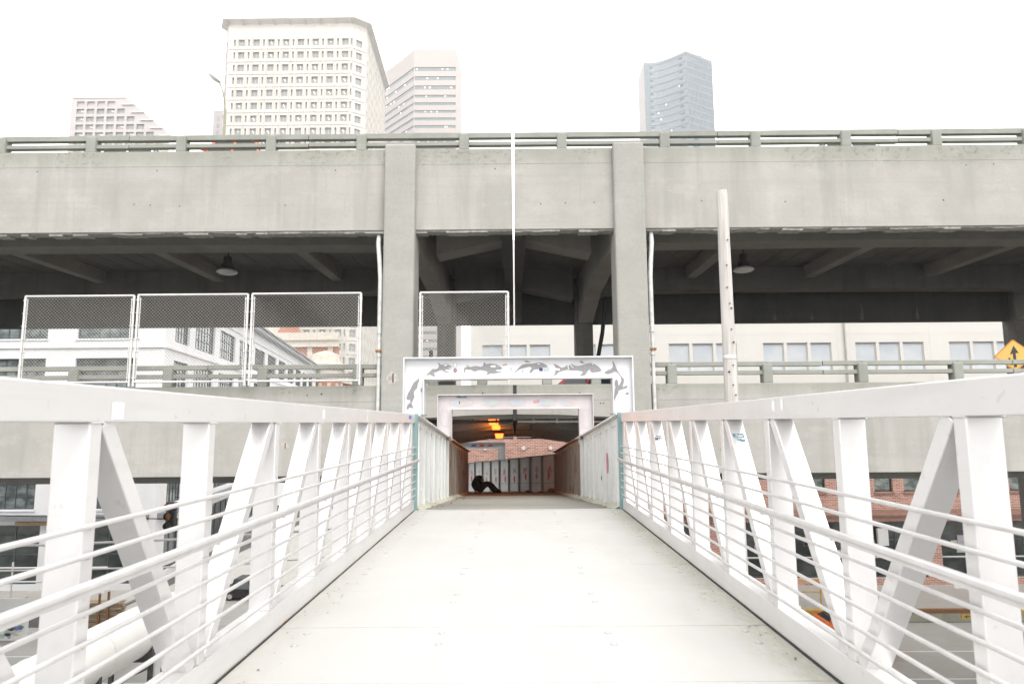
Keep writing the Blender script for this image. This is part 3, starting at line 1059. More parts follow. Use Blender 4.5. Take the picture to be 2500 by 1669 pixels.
for cx, rx, m, m2 in ((-1.75, .42, FAINTL, FAINTP), (-.78, .32, BLUPALE, FAINTG), (.05, .30, FAINTL, BLUPALE), (1.02, .32, FAINTL, FAINTG), (1.75, .30, FAINTL, FAINTP)):
    outline([(cx + rx * math.cos(a) ** 1 * (1 if k % 2 else .92), 2.48 + .13 * math.sin(a)) for k, a in enumerate([i * math.pi / 6 for i in range(12)])], .010, P2Y - .006, m, p2)
    flat_poly('painted_shape', ell(cx + .09, 2.48, rx * .42, .085, 9), P2Y - .004, m2, p2)
    flat_poly('painted_shape', [(cx - rx * .6, 2.41), (cx - rx * .1, 2.41), (cx - rx * .1, 2.55), (cx - rx * .6, 2.54)], P2Y - .004, BLUPALE, p2)
outline([(.62, 2.45), (.79, 2.49), (.79, 2.54), (.62, 2.50)], .014, P2Y - .006, REDPR, p2)
flat_poly('painted_shape', [(-1.95, 2.63), (-1.55, 2.63), (-1.6, 2.69), (-1.7, 2.66), (-1.85, 2.70)], P2Y - .006, TEALPR, p2)
outline([(2.20, 1.65), (2.40, 1.62), (2.42, 1.75), (2.38, 2.0), (2.42, 2.2), (2.2, 2.22), (2.22, 2.1), (2.25, 1.95), (2.2, 1.8)], .010, P2Y - .006, LILACPR, p2)
outline([(-2.38, 1.75), (-2.2, 1.7), (-2.16, 1.9), (-2.2, 2.2), (-2.36, 2.28), (-2.42, 2.0)], .010, P2Y - .006, LILACPR, p2)

P3Y = 48.0
p3 = portal(P3Y, -6.2, -0.76, 0.42, -1.6, PORTAL_W, 'farthest white portal frame with small bright drawings, standing before the brick wall', 0.48, 0.42)
for cx, m in ((-2.45, ORANGE), (-1.8, PINKPR), (-3.0, BLUEPR)):
    flat_poly('painted_shape', [(cx - .25, .12), (cx + .25, .12), (cx + .17, .22), (cx + .06, .3), (cx - .07, .3), (cx - .18, .2)], P3Y - .006, m, p3)

# ================================================================== VIADUCT
VY = 24.0
sections = []
for side in (-1, 1):
    nm = 'left' if side < 0 else 'right'
    vl = thing('viaduct', (side * 20, VY, GZ), 'double deck grey concrete viaduct section on the %s of the open expansion gap' % nm, 'viaduct', 'viaduct sections either side of the expansion gap')
    sections.append(vl)
    XE = 62.0                      # outer end of the section
    gap = 0.045

    def bx(a, b, y0, y1, z0, z1, side=side):
        x0, x1 = side * a, side * b
        return MB().box(min(x0, x1), max(x0, x1), y0, y1, z0, z1)

    ci, co = (3.70, 4.87) if side < 0 else (3.79, 4.96)
    bents = [(ci, co)] + [(q - .55, q + .55) for q in ((34.5, 58.0) if side < 0 else (31.1, 58.0))]
    # upper edge girder: web and the slightly proud coping beam
    part('edge_girder', bx(gap, XE, VY, VY + .55, 9.06, 11.66), CONC, vl, 0.02)
    part('coping_beam', bx(gap + .001, XE, VY - .007, VY + .6, 11.623, 12.25), CONC, vl, 0.02)
    # spalled lime-stained soffit lip under the girder
    lip = MB()
    xa = gap
    while xa < 40:
        w = random.uniform(.25, .9)
        lip.box(min(side * xa, side * (xa + w)), max(side * xa, side * (xa + w)), VY + .05 + random.uniform(0, .05), VY + .55, 9.06 - random.uniform(.02, .10), 9.07)
        xa += w + .001
    part('spalled_lip', lip, EFFLO, vl)
    # columns at the front
    for (a, b) in bents:
        part('column', bx(a, b, VY - .28, VY + 1.0, GZ, 12.38), CONC_C, vl, 0.09)
    for (a, b) in bents:
        m_, w_ = (a + b) / 2, .54
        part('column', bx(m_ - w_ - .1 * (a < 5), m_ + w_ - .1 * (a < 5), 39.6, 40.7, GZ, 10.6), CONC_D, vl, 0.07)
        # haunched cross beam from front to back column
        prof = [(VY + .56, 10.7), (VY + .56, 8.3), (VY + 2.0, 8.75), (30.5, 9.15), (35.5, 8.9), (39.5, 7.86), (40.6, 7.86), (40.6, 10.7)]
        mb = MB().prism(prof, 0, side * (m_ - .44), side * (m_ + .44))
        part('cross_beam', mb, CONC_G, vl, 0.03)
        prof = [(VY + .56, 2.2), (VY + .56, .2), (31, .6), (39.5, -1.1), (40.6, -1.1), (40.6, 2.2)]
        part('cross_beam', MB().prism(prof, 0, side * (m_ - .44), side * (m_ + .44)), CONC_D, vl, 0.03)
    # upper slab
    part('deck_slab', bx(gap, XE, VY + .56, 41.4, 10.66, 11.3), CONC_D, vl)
    # soffit board joints, read as fine ribs
    ribs = MB()
    x = 0.9
    while x < 34:
        ribs.add(bx(x, x + .03, VY + .6, 39.9, 10.635, 10.665).v, [(3, 2, 1, 0), (4, 5, 6, 7), (0, 1, 5, 4), (1, 2, 6, 5), (2, 3, 7, 6), (3, 0, 4, 7)])
        x += 1.1
    part('formwork_ridge', ribs, CONC_D, vl, kind='stuff')

    # longitudinal girders, shallower towards the open joint
    def girder(y0, y1, zb, zj, zt, cm, side=side, vl=vl):
        # between joint and first column: tapering soffit
        prof = [(side * gap, zt), (side * 3.4, zt), (side * 3.4, zb - .45), (side * .5, zj), (side * gap, zj)]
        part('girder', MB().prism(prof, 1, y0, y1), cm, vl, 0.02)
        xs = [4.9, 6.2, 14, 22, 29.4, 30.8] if side > 0 else [4.9, 6.2, 14, 22, 32.6, 34.2]
        zs = [zb - .25, zb, zb + .06, zb + .06, zb, zb - .25]
        prof = [(side * a, b) for a, b in zip(xs, zs)] + [(side * xs[-1], zt), (side * 4.9, zt)]
        part('girder', MB().prism(prof, 1, y0, y1), cm, vl, 0.02)
        part('girder', bx(xs[-1] + .8, XE, y0, y1, zb, zt), cm, vl)

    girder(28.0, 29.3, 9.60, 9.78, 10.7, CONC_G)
    girder(37.0, 38.2, 9.30, 9.45, 10.7, CONC_D)
    # far edge girder
    part('edge_girder', bx(gap, XE, 40.0, 40.55, 7.86, 10.7), CONC_SHADE, vl, 0.02)
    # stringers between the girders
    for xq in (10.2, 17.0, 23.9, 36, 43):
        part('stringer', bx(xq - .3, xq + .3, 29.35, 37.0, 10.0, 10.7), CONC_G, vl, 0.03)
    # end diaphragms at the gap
    part('end_diaphragm', bx(gap + .005, .5, VY + .6, 39.9, 9.35, 10.7), CONC_SHADE, vl)
    part('end_diaphragm', bx(gap + .02, .45, 36.9, 40.2, 7.95, 9.4), CONC_SHADE, vl)

    # ---------------- lower deck
    zc = 3.2
    part('coping_beam', bx(gap + .021, XE, VY - .007, VY + .6, 2.6, zc), CONC, vl, 0.02)
    part('edge_girder', bx(co - .02, XE, VY, VY + .55, -.05, 2.627), CONC, vl, 0.02)
    prof = [(side * (gap + .02), 2.627), (side * (ci + .02), 2.627), (side * (ci + .02), 1.98), (side * 1.5, 2.09), (side * (gap + .02), 2.11)]
    part('edge_girder', MB().prism(prof, 1, VY, VY + .55), CONC, vl, 0.015)
    part('soffit_ledge', bx(gap + .02, ci, VY + .55, VY + .9, 1.96, 2.1), CONC, vl)
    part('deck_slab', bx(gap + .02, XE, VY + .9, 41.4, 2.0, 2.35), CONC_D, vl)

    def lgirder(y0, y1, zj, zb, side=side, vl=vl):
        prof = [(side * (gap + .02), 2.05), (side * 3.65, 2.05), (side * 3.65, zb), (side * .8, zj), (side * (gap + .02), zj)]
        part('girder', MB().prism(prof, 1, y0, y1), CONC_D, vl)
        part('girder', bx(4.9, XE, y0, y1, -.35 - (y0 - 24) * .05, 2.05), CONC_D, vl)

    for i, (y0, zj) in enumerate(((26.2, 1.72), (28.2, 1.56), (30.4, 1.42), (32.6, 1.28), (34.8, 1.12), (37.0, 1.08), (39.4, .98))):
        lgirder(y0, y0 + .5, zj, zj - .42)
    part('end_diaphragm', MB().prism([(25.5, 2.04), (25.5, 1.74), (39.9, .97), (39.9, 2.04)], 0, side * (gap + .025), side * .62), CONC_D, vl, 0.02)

    # ---------------- railings: posts and paired rails, bay by bay
    up = [1.885, 5.85, 9.35, 12.82, 16.3, 19.8, 23.3, 26.8, 30.3, 33.8]
    lo = [1.2, 3.0, 5.80, 9.32, 12.82, 16.32, 19.82, 23.3, 26.8, 30.3]
    for zbase, ztop, rails, xsx in ((12.25, 12.90, ((12.74, 12.95), (12.44, 12.59)), up), (3.2, 3.92, ((3.83, 4.0), (3.52, 3.67)), lo)):
        for x in xsx:
            if ci < x < co:
                continue
            w = .19 if zbase > 5 else .18
            mb = bx(x - w, x + w, VY + .02, VY + .42, zbase - .02, ztop)
            part('rail_post', mb, CONC_R, vl, 0.05)
        ends = [gap if zbase > 5 else gap + .03] + [x for x in xsx]
        for j, (a, b) in enumerate(zip(ends, ends[1:])):
            for (z0, z1) in rails:
                segs = [(a + .008, b - .002)]
                if j and j % 2 == 0 and b - a > 3:
                    mid = (a + b) / 2 + .3
                    segs = [(a + .008, mid - .012), (mid + .012, b - .002)]
                for (s0, s1) in segs:
                    dz = random.uniform(-.012, .012) if len(segs) > 1 else 0
                    part('rail', bx(s0, s1, VY + .10, VY + .34, z0 + dz, z1 + dz), CONC_R, vl, 0.015)
    # far side parapet of both decks
    part('far_parapet', bx(gap + .02, XE, 41.0, 41.3, 2.3, 3.0), CONC_D, vl)
    part('far_parapet', bx(gap + .02, XE, 41.0, 41.3, 11.25, 12.0), CONC_D, vl)
    # small form-tie holes on the faces
    tie = MB()
    for q in range(26):
        xx = random.uniform(5.4, 22) if q % 4 else random.uniform(.5, 3.4)
        zz = random.choice((11.45, 10.1, 1.95, 2.85, 2.2, .75)) + random.uniform(-.06, .06)
        if xx < 3.6 and zz < 2.4:
            zz = 2.5
        yf = VY - .0085 if zz > 11.6 or 2.63 < zz < 3.2 else VY - .0025
        tie.cyl((side * xx, yf + .001, zz), (side * xx, yf, zz), .026, n=8)
    part('form_tie_hole', tie, BLACK, vl)
    # conduit clipped under the lower deck
    t = MB().cyl((side * .1, 25.05, 1.87), (side * 3.6, 25.05, 1.84), .05)
    for q in (.7, 1.6, 2.6):
        t.box(side * q - .03, side * q + .03, 24.98, 25.12, 1.8, 2.0)
    part('conduit', t, GALV if side > 0 else DARK, vl)
    t = MB().cyl((side * .1, 41.5, .86), (side * 30, 41.5, .86), .05)
    part('conduit', t, DARK, vl)

# chipped patch with an exposed rusty bar on the left column
vl = sections[0]
part('joint_seal', MB().box(-.062, .062, VY - .012, VY + .12, 1.9, 3.19), BLACK, vl)
part('joint_seal', MB().prism([(VY + .2, 1.95), (40.9, .98), (40.9, 2.4), (VY + .2, 2.4)], 0, -.06, .06), BLACK, vl)
pts = [(-4.42 + .22 * math.cos(a) * random.uniform(.75, 1.2), 3.45 + .26 * math.sin(a) * random.uniform(.7, 1.2)) for a in [i * math.pi / 8 for i in range(16)]]
flat_poly('spalled_patch', pts, VY - .284, EFFLO, vl)
part('rusty_bar', MB().box(-4.45, -4.39, VY - .30, VY - .27, 3.3, 3.62), plain('dull_rust', (0.15, 0.085, 0.055), .9), vl)
for xx in (-8.35,):
    pts = [(xx + .16 * math.cos(a) * random.uniform(.75, 1.2), 1.05 + .16 * math.sin(a) * random.uniform(.7, 1.2)) for a in [i * math.pi / 8 for i in range(16)]]
    flat_poly('spalled_patch', pts, VY - .004, EFFLO, vl)
    part('rusty_bar', MB().box(xx - .02, xx + .02, VY - .012, VY, .95, 1.15), RUST, vl)
# pale leak scars on the far girder at the right
vr = sections[1]
SCAR = plain('leak_scar_grey', (0.15, 0.148, 0.135), .9, var=.25, scale=9)
for xx, hh in ((16.1, .45), (18.4, .4), (21.5, 1.0), (24.9, .8)):
    pts = [(xx - .07, 8.0), (xx + .05, 7.97), (xx + .13, 8.12), (xx + .09, 8.0 + hh * .35), (xx + .04, 8.0 + hh * .7), (xx + .02, 8.05 + hh), (xx - .03, 8.0 + hh * .95), (xx - .02, 8.0 + hh * .6), (xx - .09, 8.0 + hh * .4), (xx - .14, 8.15)]
    flat_poly('leak_scar', pts, 39.995, SCAR, vr)

# downpipes beside the front columns
for side, xc in ((-1, -4.98), (1, 5.08)):
    dp = thing('downpipe', (xc, VY - .1, GZ), 'white downpipe running down the outer side of the %s front column' % ('left' if side < 0 else 'right'), 'downpipe', 'white downpipes on the viaduct columns')
    mb = MB()
    mb.tube([(xc + side * .16, VY + .6, 9.3), (xc + side * .16, VY + .3, 9.02), (xc + side * .12, VY + .02, 8.5), (xc + side * .05, VY - .08, 7.9), (xc + .0, VY - .1, 7.2), (xc, VY - .1, 5.2)], .085, 10)
    part('pipe', mb, PIPEW, dp)
    part('pipe', MB().cyl((xc, VY - .1, 5.2), (xc, VY - .1, GZ), .075), PIPEW, dp)
    col = MB()
    for z in (5.15, 4.3, 2.2, 0.2):
        col.cyl((xc, VY - .1, z - .05), (xc, VY - .1, z + .05), .10)
    part('coupling', col, PIPEW, dp)
    part('clamp', MB().box(xc - .12, xc + .12, VY - .2, VY + .02, 4.42, 4.5), RUST, dp)
# black drain hoses under the upper deck
for pts, lab in (([(-5.0, 39, 6.1), (-4.95, 38.5, 5.4), (-4.75, 38, 4.4), (-4.6, 38, 3.3), (-4.6, 38, 2.4)], 'black drain hose hanging behind the single fence panel'),
                 ([(5.35, 38, 9.2), (5.3, 38, 8.2), (5.15, 37.9, 7.0), (4.9, 37.8, 5.8), (4.65, 37.8, 4.6), (4.5, 37.8, 2.4)], 'black drain hose hanging beside the right rear column')):
    dh = thing('drain_hose', pts[-1], lab, 'hose', 'black drain hoses under the upper deck')
    part('hose', MB().tube(pts, .12, 8), BLACK, dh)

# pendant lamps under the upper deck
for i, (x, z) in enumerate(((-13.46, 8.9), (10.75, 8.82))):
    lp = thing('pendant_lamp', (x, 30, z), 'dark hooded pendant lamp hanging under the upper deck %s' % ('above the left fence panels' if i == 0 else 'right of the wooden pole'), 'lamp', 'pendant lamps under the upper deck')
    part('housing', MB().lathe((x, 30, z), [(.001, .78), (.16, .76), (.19, .7), (.2, .42), (.27, .36), (.30, .16), (.34, .12)], 20), DARK, lp)
    part('rim', MB().lathe((x, 30, z), [(.32, .14), (.46, .05), (.47, 0), (.45, -.02)], 24), GALV, lp)
    part('diffuser', MB().lathe((x, 30, z), [(.45, .01), (.38, -.06), (.2, -.10), (.001, -.11)], 24), DIFF, lp)
    part('chain', MB().cyl((x + .03, 30, z + .77), (x, 30, z + 1.85), .025), DARK, lp)

# sodium lamps under the lower deck
for i, (x, y, z) in enumerate(((-.84, 25.9, 1.86), (-.80, 28.0, 1.66), (-.76, 31.6, 1.22))):
    lp = thing('sodium_lamp', (x, y, z), ('nearest and highest', 'middle', 'farthest and lowest')[i] + ' of three glowing orange lamps under the lower deck', 'lamp', 'orange lamps under the lower deck')
    part('housing', MB().box(x - .26, x + .26, y - .14, y + .16, z + .09, z + .2), DARK, lp, .02)
    part('lens', MB().prism([(x - .2, z + .09), (x + .2, z + .09), (x + .16, z - .13), (x - .15, z - .13)], 1, y - .14, y + .14), SODIUM, lp)
    part('stem', MB().cyl((x, y, z + .2), (x + .1, y, z + .45), .025), DARK, lp)
    ld = bpy.data.lights.new('sodium_glow', 'POINT')
    ld.energy = 12
    ld.color = (1, .30, .035)
    ld.shadow_soft_size = .2
    lo_ = bpy.data.objects.new('sodium_glow', ld)
    COL.objects.link(lo_)
    lo_.parent = lp
    lo_.location = (0, -.05, -.32)

# ------------------------------------------------------------------ chain link fence panels
def fence_panel(x0, x1, z0, z1, y, label, y_tilt=0.0, grp='chain link panels on the lower parapet'):
    f = thing('fence_panel', ((x0 + x1) / 2, y, z0), label, 'fence', grp)
    for x in (x0, x1):
        part('post', MB().cyl((x, y, z0), (x, y, z1), .042, n=10), GALV, f)
    part('top_rail', MB().cyl((x0, y, z1), (x1, y, z1), .04, n=10), GALV, f)
    part('bottom_rail', MB().cyl((x0, y, z0 + .16), (x1, y, z0 + .16), .036, n=10), GALV, f)
    m = MB()
    pitch = .125
    w, h = x1 - x0, z1 - z0 - .1
    za = z0 + .1
    t = .0054
    for sgn in (1, -1):
        k = -h
        while k < w:
            # line u - sgn... clipped to the rectangle
            if sgn > 0:
                u0, v0 = max(k, 0), max(-k, 0)
                u1, v1 = min(k + h, w), min(h, w - k)
            else:
                u0, v0 = max(k, 0), h - max(-k, 0)
                u1, v1 = min(k + h, w), h - min(h, w - k)
            a, b = Vector((x0 + u0, y + sgn * .004, za + v0)), Vector((x0 + u1, y + sgn * .004, za + v1))
            if (b - a).length > .05:
                m.cyl(a, b, t, n=3, cap=False, smooth=False)
            k += pitch * 1.0
    part('chain_mesh', m, WIRE, f, kind='stuff')
    tie = MB()
    q = z0 + .3
    while q < z1:
        for x in (x0, x1):
            s = 1 if x == x0 else -1
            tie.box(min(x - .05 * s, x + .09 * s), max(x - .05 * s, x + .09 * s), y - .05, y + .05, q - .015, q + .015)
        q += .48
    part('tie_band', tie, GALV, f, kind='stuff')
    for x, s in ((x0, 1), (x1, -1)):
        part('tension_bar', MB().box(min(x + s * .07, x + s * .10), max(x + s * .07, x + s * .10), y - .008, y + .008, z0 + .2, z1 - .1), GALV, f)
    return f


FY = 23.62
fence_panel(-17.98, -13.97, 3.21, 6.55, FY, 'leftmost chain link panel of the row of three on the lower parapet')
fence_panel(-13.82, -9.78, 3.21, 6.57, FY, 'middle chain link panel of the row of three on the lower parapet')
fence_panel(-9.62, -5.62, 3.21, 6.58, FY, 'chain link panel of the row of three nearest the left column')
fence_panel(-3.44, -0.22, 3.21, 6.58, FY, 'lone chain link panel between the columns above the orca portal')

# ------------------------------------------------------------------ wooden pole
wp_ = thing('wooden_pole', (6.6, 20, GZ), 'bare weathered wooden pole standing in front of the viaduct', 'pole')
mb = MB()
prof = []
n = 14
rings = [(GZ, .25), (-4, .238), (0, .222), (2.5, .21), (5, .195), (7, .185), (8.9, .172), (9.05, .15)]
vs = []
for z, r in rings:
    ph = random.uniform(0, .4)
    for k in range(n):
        a = 2 * math.pi * k / n
        rr = r * (1 + .03 * math.sin(3 * a + z))
        vs.append((6.60 + .012 * (z - 2) * -.0 + rr * math.cos(a) + (.0095 * (2.5 - z)) * -0.0, 20 + rr * math.sin(a), z + (.02 * math.cos(a) if z > 9 else 0)))
fs = [(i * n + k, i * n + (k + 1) % n, (i + 1) * n + (k + 1) % n, (i + 1) * n + k) for i in range(len(rings) - 1) for k in range(n)]
mb.add(vs, fs, True)
mb.add(vs[-n:], [tuple(range(n))])
part('shaft', mb, WOOD, wp_)
for z, dx in ((6.6, -.02), (5.9, -.04), (5.4, .02), (5.25, .06), (4.6, .03), (4.2, .08), (3.5, .03), (2.9, 0), (7.4, .05), (3.3, -.1), (2.6, .07)):
    part('bolt', MB().cyl((6.6 + dx, 20 - .18, z), (6.6 + dx, 20 - .225, z), .022 if z % 1 > .4 else .03, n=8), DARK, wp_)
part('metal_band', MB().lathe((6.6, 20, 3.75), [(.207, -.06), (.212, -.05), (.212, .05), (.207, .06)], 16), GALV, wp_)

# ------------------------------------------------------------------ road sign on the lower deck
sg = thing('road_sign', (19.9, 26, 2.35), 'yellow diamond traffic sign with black arrows behind the lower railing', 'sign')
a_ = R(-40)
cs, sn = math.cos(a_), math.sin(a_)


def sp_(u, v, d):
    return (19.9 + u * cs - d * sn * 0 + d * 0, 26 + u * sn * -1 * -1 - d, 4.33 + v)


def sign_poly(name, pts, d, mat):
    mb = MB().add([sp_(u, v, d) for u, v in pts] + [sp_(u, v, d - .006) for u, v in pts],
                  [tuple(range(len(pts)))] + [tuple(reversed(range(len(pts), 2 * len(pts))))])
    return part(name, mb, mat, sg)


h_ = .66
sign_poly('panel_edge', [(-h_, .0), (-.03, -h_ + .03), (.03, -h_ + .03), (h_, .0), (.03, h_ - .03), (-.03, h_ - .03)], 0, SIGNO)
sign_poly('panel', [(-h_ + .05, 0), (0, -h_ + .07), (h_ - .05, 0), (0, h_ - .07)], .008, SIGNY)
flat = [(-.045, -.46), (.045, -.46), (.045, .10), (.14, .09), (0, .40), (-.14, .05), (-.045, .08)]
sign_poly('arrow', flat, .016, SIGNB)
sign_poly('arrow', [(-.20, -.28), (-.13, -.38), (-.05, -.30), (-.05, -.2), (-.14, -.16), (-.14, -.08), (-.2, -.08)], .016, SIGNB)
part('post', MB().cyl((19.9, 26.06, 2.35), (19.9, 26.06, 4.9), .04), GALV, sg)


# ------------------------------------------------------------------ vehicles
def vehicle(name, loc, L, Wd, Hh, paint, label, cat, heading=1, roof=None, belt=.55, nose=.26, cab=(.18, .86), group=None, tail=TAILR):
    """car seen from its side; heading +1 drives to +X, -1 to -X"""
    x0, y0, z0 = loc
    v = thing(name, loc, label, cat, group)

    def X(t):
        return x0 + heading * (t - .5) * L
    hb = Hh * belt
    body = [(X(0), z0 + .28), (X(0.0), z0 + hb * .9), (X(.03), z0 + hb), (X(1 - nose), z0 + hb), (X(.97), z0 + hb * .82), (X(1), z0 + hb * .55), (X(1), z0 + .25), (X(.9), z0 + .2), (X(.1), z0 + .2)]
    part('body', MB().prism(body, 1, y0 - Wd / 2, y0 + Wd / 2), paint, v, .05)
    c0, c1 = cab
    t0, t1 = c0 + .06, c1 - .16
    inset = .12
    mb = MB()
    b = [(X(c0), hb), (X(c1), hb)]
    vs = []
    for s in (-1, 1):
        yb, yt = y0 + s * Wd / 2 * .97, y0 + s * (Wd / 2 - inset)
        vs += [(X(c0), yb, z0 + hb - .01), (X(c1), yb, z0 + hb - .01), (X(t1), yt, z0 + Hh - .02), (X(t0), yt, z0 + Hh - .02)]
    mb.add(vs, [(0, 1, 2, 3), (7, 6, 5, 4), (0, 3, 7, 4), (1, 5, 6, 2)])
    part('window', mb, GLASS_C, v)
    rf = MB()
    vs = []
    for dz in (-.07, .0):
        for s in (-1, 1):
            yt = y0 + s * (Wd / 2 - inset + .01)
            vs += [(X(t0 - .01), yt, z0 + Hh + dz), (X(t1 + .01), yt, z0 + Hh + dz)]
    rf.add(vs, [(0, 1, 3, 2), (4, 6, 7, 5), (0, 4, 5, 1), (2, 3, 7, 6), (0, 2, 6, 4), (1, 5, 7, 3)])
    part('roof', rf, roof or paint, v, .02)
    for tt in (t0 + .02, (t0 + t1) / 2, t1 - .02):
        for s in (-1, 1):
            tb = c0 + (c1 - c0) * (tt - t0) / (t1 - t0)
            part('pillar', MB().beam((X(tb), y0 + s * Wd / 2 * .972, z0 + hb), (X(tt), y0 + s * (Wd / 2 - inset + .005), z0 + Hh - .03), .02, .09, (1, 0, 0)), paint, v)
    for tx in (.19, .80):
        for s in (-1, 1):
            w = MB().cyl((X(tx), y0 + s * (Wd / 2 - .2), z0 + .32), (X(tx), y0 + s * (Wd / 2 + .01), z0 + .32), .32, n=18)
            wo_ = part('wheel', w, BLACK, v)
            part('rim', MB().cyl((X(tx), y0 + s * (Wd / 2 - .1), z0 + .32), (X(tx), y0 + s * (Wd / 2 + .02), z0 + .32), .19, n=14), CHROME, wo_)
    for s in (-1, 1):
        yy = y0 + s * (Wd / 2 - .25)
        part('headlight', MB().box(min(X(.975), X(1.003)), max(X(.975), X(1.003)), yy - .2, yy + .235, z0 + hb * .55, z0 + hb * .78), CHROME, v, .02)
        part('tail_light', MB().box(min(X(-.004), X(.02)), max(X(-.004), X(.02)), yy - .2, yy + .235, z0 + hb * .6, z0 + hb * .85), tail, v)
        xm = X(c1 - .02)
        part('mirror', MB().box(xm - .1, xm + .1, min(y0 + s * Wd / 2, y0 + s * (Wd / 2 + .2)), max(y0 + s * Wd / 2, y0 + s * (Wd / 2 + .2)), z0 + hb + .02, z0 + hb + .17), paint, v, .02)
    return v


vehicle('parked_car', (3.2, 30, 2.35), 4.5, 1.8, 1.5, CARRED, 'red car with silver headlights on the lower deck behind the orca portal', 'car', -1, belt=.6)
vehicle('van', (-11.5, 26.6, 11.3), 3.5, 1.9, 2.36, CAROR, 'orange van with a white roof driving on the upper deck', 'van', -1, roof=CARWH, belt=.698, nose=.2)
vehicle('car', (-16.0, 26.6, 11.3), 4.4, 1.85, 1.95, CARWH, 'white car ahead of the orange van on the upper deck', 'car', -1, belt=.6)
vehicle('car', (14.0, 26.6, 11.3), 4.4, 1.85, 1.98, CARWH, 'white car passing alone on the right half of the upper deck', 'car', 1, belt=.6)
vehicle('parked_car', (19.95, 41.0, GZ), 4.4, 1.8, 2.3, CAROR, 'orange van parked on the road in front of the raised dock', 'van', -1, belt=.85, nose=.1)
vehicle('parked_car', (-21.0, 54.2, GZ), 4.8, 1.85, 1.6, CARBK, 'black car standing in the side street beyond the traffic cones', 'car', 1)

# street lamp on the far side of the upper deck
sl = thing('street_lamp', (-18.35, 39.6, 11.3), 'curved street lamp with a round white head rising above the upper deck', 'street lamp')
part('pole', MB().tube([(-18.35, 39.6, 11.3), (-18.35, 39.6, 18), (-18.37, 39.6, 21.8)], [.1, .09, .075], 10), plain('aged_green_pole', (0.25, 0.25, 0.17), .5, .1), sl)
part('arm', MB().tube([(-18.37, 39.6, 21.6), (-18.45, 39.6, 22.4), (-18.62, 39.6, 23.1), (-18.82, 39.6, 23.6), (-18.98, 39.6, 23.8)], .055, 8), MATS['aged_green_pole'], sl)
hd = MB().lathe((0, 0, 0), [(.001, .13), (.16, .12), (.30, .06), (.36, 0.0), (.33, -.03)], 18)
me = hd.mesh('lamp_head', CARWH)
o = obj('lamp_head', me, sl, (-19.2, 39.6, 24.0))
o.rotation_euler = (0, R(38), 0)
o.scale = (1.5, 1.25, 1.25)
me = MB().lathe((0, 0, 0), [(.33, -.02), (.26, -.1), (.12, -.14), (.001, -.15)], 18).mesh('lens', DIFF)
o2 = obj('lens', me, sl, (-19.2, 39.6, 24.0))
o2.rotation_euler = (0, R(38), 0)
o2.scale = (1.5, 1.25, 1.25)


# ================================================================== BUILDINGS
class Facade:
    """a flat wall with real openings; u runs along the wall, w up, d into the building"""

    def __init__(self, par, p0, p1, mats, name='wall', unit=1.0, zo=0.0):
        self.par = par
        self.p0 = Vector((p0[0], p0[1], 0))
        self.dir = Vector((p1[0] - p0[0], p1[1] - p0[1], 0))
        self.unit, self.zo = unit, zo      # wall scale factor and height shift, for walls scaled about the camera
        self.len = self.dir.length / unit
        self.dir.normalize()
        self.rz = math.atan2(self.dir.y, self.dir.x)
        self.inn = Vector((-self.dir.y, self.dir.x, 0))
        self.mats = mats
        self.name = name

    def P(self, u, d, z):
        q = self.p0 + self.dir * (u * self.unit) + self.inn * (d * self.unit)
        return Vector((q.x, q.y, z * self.unit + self.zo))

    def wall(self, z0, z1, holes, depth, thick=.3):
        """holes: list of (u0,u1,z0,z1) none overlapping"""
        us = sorted({0, self.len} | {round(h[0], 4) for h in holes} | {round(h[1], 4) for h in holes})
        zs = sorted({z0, z1} | {round(h[2], 4) for h in holes} | {round(h[3], 4) for h in holes})
        hs = set()
        iu = {u: i for i, u in enumerate(us)}
        iz = {z: i for i, z in enumerate(zs)}
        for h in holes:
            for i in range(iu[round(h[0], 4)], iu[round(h[1], 4)]):
                for j in range(iz[round(h[2], 4)], iz[round(h[3], 4)]):
                    hs.add((i, j))
        mb = MB()
        grid = [self.P(u, 0, z) for z in zs for u in us]
        nu = len(us)
        fs = []
        for j in range(len(zs) - 1):
            i = 0
            while i < nu - 1:
                if (i, j) in hs:
                    i += 1
                    continue
                k = i
                while k + 1 < nu - 1 and (k + 1, j) not in hs:
                    k += 1
                fs.append((j * nu + i, j * nu + k + 1, (j + 1) * nu + k + 1, (j + 1) * nu + i))
                i = k + 1
        mb.add(grid, fs)
        for (a, b, c, e) in holes:
            q = [self.P(a, 0, c), self.P(b, 0, c), self.P(b, 0, e), self.P(a, 0, e), self.P(a, depth, c), self.P(b, depth, c), self.P(b, depth, e), self.P(a, depth, e)]
            mb.add(q, [(0, 1, 5, 4), (1, 2, 6, 5), (2, 3, 7, 6), (3, 0, 4, 7)])
        me = bpy.data.meshes.new(self.name)
        o = wloc(self.par)
        used = sorted({i for f in mb.f for i in f})
        mp = {v: i for i, v in enumerate(used)}
        me.from_pydata([tuple(mb.v[i] - o) for i in used], [], [[mp[i] for i in f] for f in mb.f])
        me.materials.append(self.mats)
        return obj(self.name, me, self.par)

    def place(self, name, me, u, d, z, par=None):
        o = obj(name, me, par or self.par, self.P(u, d, z), self.rz)
        o.scale = (self.unit,) * 3
        return o

    def bar(self, name, u0, u1, d0, d1, z0, z1, mat, par=None):
        mb = MB()
        vs = [self.P(u, dd, z) for z in (z0, z1) for (u, dd) in ((u0, d0), (u1, d0), (u1, d1), (u0, d1))]
        mb.add(vs, [(3, 2, 1, 0), (4, 5, 6, 7), (0, 1, 5, 4), (1, 2, 6, 5), (2, 3, 7, 6), (3, 0, 4, 7)])
        return part(name, mb, mat, par or self.par)


